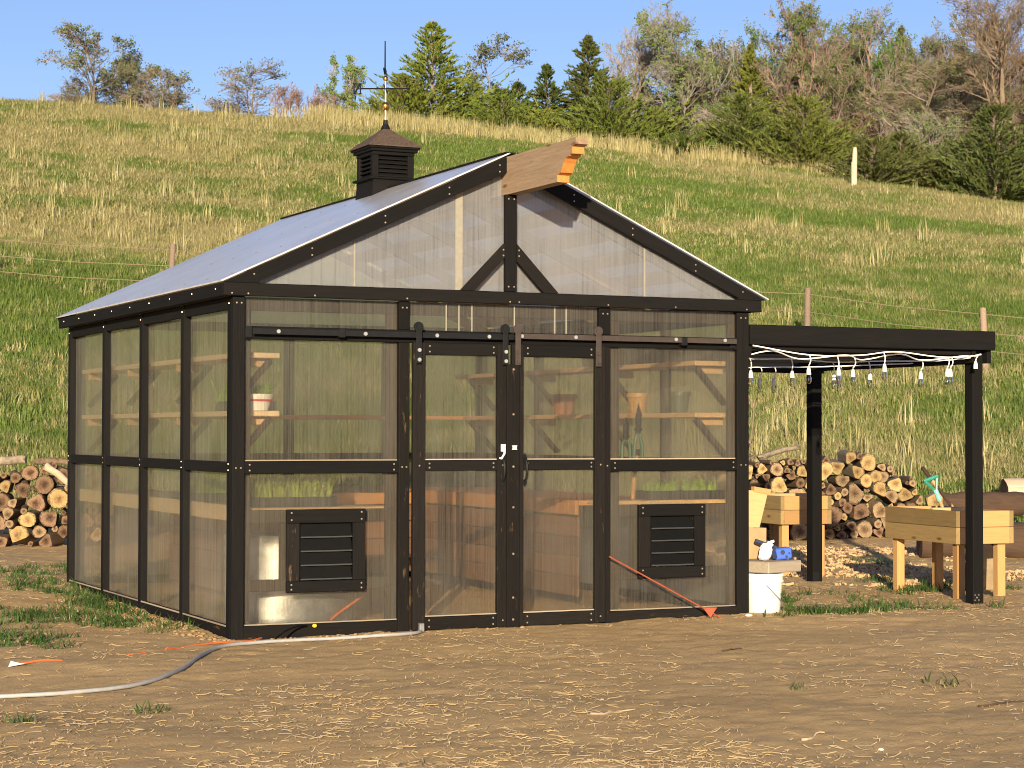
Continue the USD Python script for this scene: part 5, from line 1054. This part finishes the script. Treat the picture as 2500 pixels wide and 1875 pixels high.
t = thing('wooden_scoop', 'tapered yellow wooden board leaning above the cardboard box', 'board', frame((4.34, .55, .0), (1, 0, 0), (0, 1, 0), (0, 0, 1)))
obj('blade', ext([(-.10, .60), (.02, .60), (.10, .88), (-.10, .90)], .03, xz(0)), M['pine'], t); obj('lip', ext([(-.03, .885), (.11, .86), (.125, .90), (-.03, .925)], .045, xz(.004)), M['cedar_leg'], t)
# weeds at the bucket
r = np.random.default_rng(17); t = thing_at('weed_plant', 'small leafy green weed in front of the white bucket', 'weed', 4.19, -.14, gz(4.19, -.14))
st, lv = [], []
for k in range(9):
    a = r.uniform(0, 6.28); h = r.uniform(.06, .17); tip = np.array([.05*math.cos(a), .05*math.sin(a), h]); st.append(tube(spline([(0, 0, 0), tip*[.4, .4, .6], tip], 6), .0025, 4))
    for q in np.linspace(.4, 1, 5): lv.append(tip*q + r.normal(0, .008, 3))
obj('stem', cat(st), M['weed'], t); obj('leaves', quads(r, np.array(lv), .016), M['weed'], t)

# ------------------------------------------------------------------ lines and bits on the ground
def onground(pts, h): return [(x, y, gz(x, y) + h) for x, y in pts]
H_ = spline([(x, y, 0) for x, y in [(-2.4, -2.3), (-1.94, -2.34), (-1.67, -2.36), (-1.34, -2.27), (-.87, -1.76), (-.46, -.93), (-.16, -.5), (.25, -.37), (.7, -.35), (1.08, -.30), (1.27, -.15)]], 160)
hz = ground(H_[:, 0], H_[:, 1]); hz = np.convolve(np.pad(hz, 6, 'edge'), np.ones(13)/13, 'valid') + .014; H_[:, 2] = hz
Ho = thing('garden_hose', 'grey vinyl hose snaking from the left door post across the dirt', 'hose'); obj('line', tube(H_, .0115, 10), M['hose'], Ho, smooth=True)
obj('coupling', cbox((.035, .035, .06), .005), M['steel'], Ho, frame((1.285, -.125, gz(1.285, -.125) + .035), (1, 0, 0), (0, 1, 0), (0, 0, 1)))
K = spline([(x, y, 0) for x, y in [(-1.64, -1.1), (-1.48, -1.05), (-1.28, -.98), (-.97, -.84), (-.62, -.58), (-.25, -.30), (.01, -.17), (.15, -.06), (.3, .2)]], 140)
kz = ground(K[:, 0], K[:, 1]); kz = np.convolve(np.pad(kz, 4, 'edge'), np.ones(9)/9, 'valid'); K[:, 2] = kz + .004 + .004*np.sin(np.arange(140)*.21); K[20:48, 2] -= .016; K[58:70, 2] -= .014
tag(obj('extension_cord', tube(K, .0065, 8), M['orangecord'], smooth=True), 'orange extension cord half buried in the dirt left of the hose', 'cord')
t = thing('marker_pole', 'faded red driveway marker pole with a triangular flag leaning on the right front panel', 'marker pole')
p0, p1 = np.array([3.60, -.20, .0]), np.array([2.74, -.075, .462]); obj('shaft', tube([p0, p1], .0055, 8), M['redpole'], t)
fx = p0 + (p1 - p0)*.135; d = unit(p1 - p0); n2 = unit(np.cross(d, [0, -1, .1])); obj('flag', ext([(-.040, -.038), (.055, .0), (-.040, .05)], .006, frame(fx + [0, -.012, 0], d, unit(np.array([0.15, 0, 1.0]) - d*d[2]), unit(np.cross(d, unit(np.array([0.15, 0, 1.0]) - d*d[2]))))), M['redpole'], t)
pv = np.array([[0, 0, .004], [.09, -.02, .02], [.10, .05, .006], [.03, .07, .03], [.05, .02, .025]]); tag(obj('paper_scrap', (pv, np.array([[0, 1, 4], [1, 2, 4], [2, 3, 4], [3, 0, 4]])), M['paper'], None, frame((-1.68, -1.22, gz(-1.65, -1.2)), (1, 0, 0), (0, 1, 0), (0, 0, 1))), 'small scrap of white paper at the end of the orange cord', 'paper')
m_ = trimesh.creation.icosphere(2, .016); tag(obj('yellow_cap', tm(m_), M['yellow'], None, frame((.565, -.02, .055), (1, 0, 0), (0, 1, 0), (0, 0, .8)), smooth=True), 'small yellow cap at the foot of the left front panel', 'cap')
tag(obj('black_strap', tube(spline([(.20, -.26, gz(.2, -.26) + .01), (.33, -.16, .05), (.50, -.035, .06)], 12), .006, 6), M['blackplastic']), 'thin black strap running from the hose up to the yellow cap', 'strap')
for k, (x, y, a, L, lab) in enumerate([(2.6, -1.95, .2, .17, 'dark curved twig lying alone on the right foreground dirt'), (1.05, -5.15, .5, .22, 'long pale stalk in the centre foreground'), (2.55, -4.6, -.1, .30, 'dark stick on the right foreground dirt'), (.55, -4.2, .15, .25, 'forked pale stalk in the middle foreground')]):
    q = [(x + L*s*math.cos(a), y + L*s*math.sin(a) + .02*math.sin(s*6), 0) for s in np.linspace(-.5, .5, 8)]; q = [(a_, b_, gz(a_, b_) + .006) for a_, b_, _ in q]
    tag(obj('twig', tube(q, np.linspace(.006, .003, 8), 6), M['rot' if 'dark' in lab else 'palewood']), lab, 'twig')
st = clods([(1.16, -5.5)], np.random.default_rng(2), .012, .014); tag(obj('pebble', st, M['paper']), 'small white pebble in the near foreground', 'pebble')
st = clods([(3.86, -.13)], np.random.default_rng(4), .022, .026); tag(obj('pebble', st, M['paper']), 'white pebble at the foot of the right corner post', 'pebble')

# ------------------------------------------------------------------ wire fence across the hill and lone posts
M['fencepost'] = wood('weathered_fence_post', (0.16, 0.11, 0.075), (0.34, 0.25, 0.18), 0.85, .8, .5)
Fn = thing('wire_fence', 'barbed wire fence on weathered wooden posts crossing the hillside', 'fence'); tops = []
for (u, w, h) in ((-15.5, 42.6, 1.2), (-11.2, 41.8, 1.2), (-6.95, 40.86, 1.2), (-2.6, 39.9, 1.2), (1.6, 38.9, 1.2), (5.56, 37.9, 1.2), (8.57, 36.37, 1.2), (12.4, 35.2, 1.2), (16.4, 34.2, 1.2)):
    x, y = xy(u, w); g = gz(x, y); rr = np.random.default_rng(int(w*10 + u*7 + 500)); tl = rr.normal(0, .03, 2)
    v, f = tube([(0, 0, -.2), (tl[0]*.5, tl[1]*.5, h*.5), (tl[0], tl[1], h - .02), (tl[0], tl[1], h)], [.068, .064, .062, .045], 9); obj('post', (v, f), M['fencepost'], Fn, rotz(0, (x, y, g)), smooth=40); tops.append((x, y, g, h))
for fz in (.35, .62, .90):
    for (a, b) in zip(tops[:-1], tops[1:]): obj('wire', tube([(a[0], a[1], a[2] + a[3]*fz), ((a[0] + b[0])/2, (a[1] + b[1])/2, (a[2] + b[2] + (a[3] + b[3])*fz)/2 - .04), (b[0], b[1], b[2] + b[3]*fz)], .006, 4), M['fencepost'], Fn)
x, y = xy(12.3, 72.3); g = gz(x, y); t = thing('fence_post', 'tall pale broken wooden post standing alone below the treeline', 'post', rotz(.3, (x, y, g)))
v, f = tube([(0, 0, -.2), (.02, 0, .6), (.06, 0, 1.05), (.07, 0, 1.18)], [.12, .105, .085, .06], 8); v = v*[1, 1, 1.28] + (meshkit.noise(v*6, 2)[:, None] - .5)*.0; v = v + (meshkit.noise(v*6, 2)[:, None] - .5)*.06; obj('shaft', (v, f), M['palewood'], t); obj('splinter', tube([(-.06, 0, .5), (-.09, 0, .95), (-.085, 0, 1.0)], [.05, .035, .01], 6), M['palewood'], t)
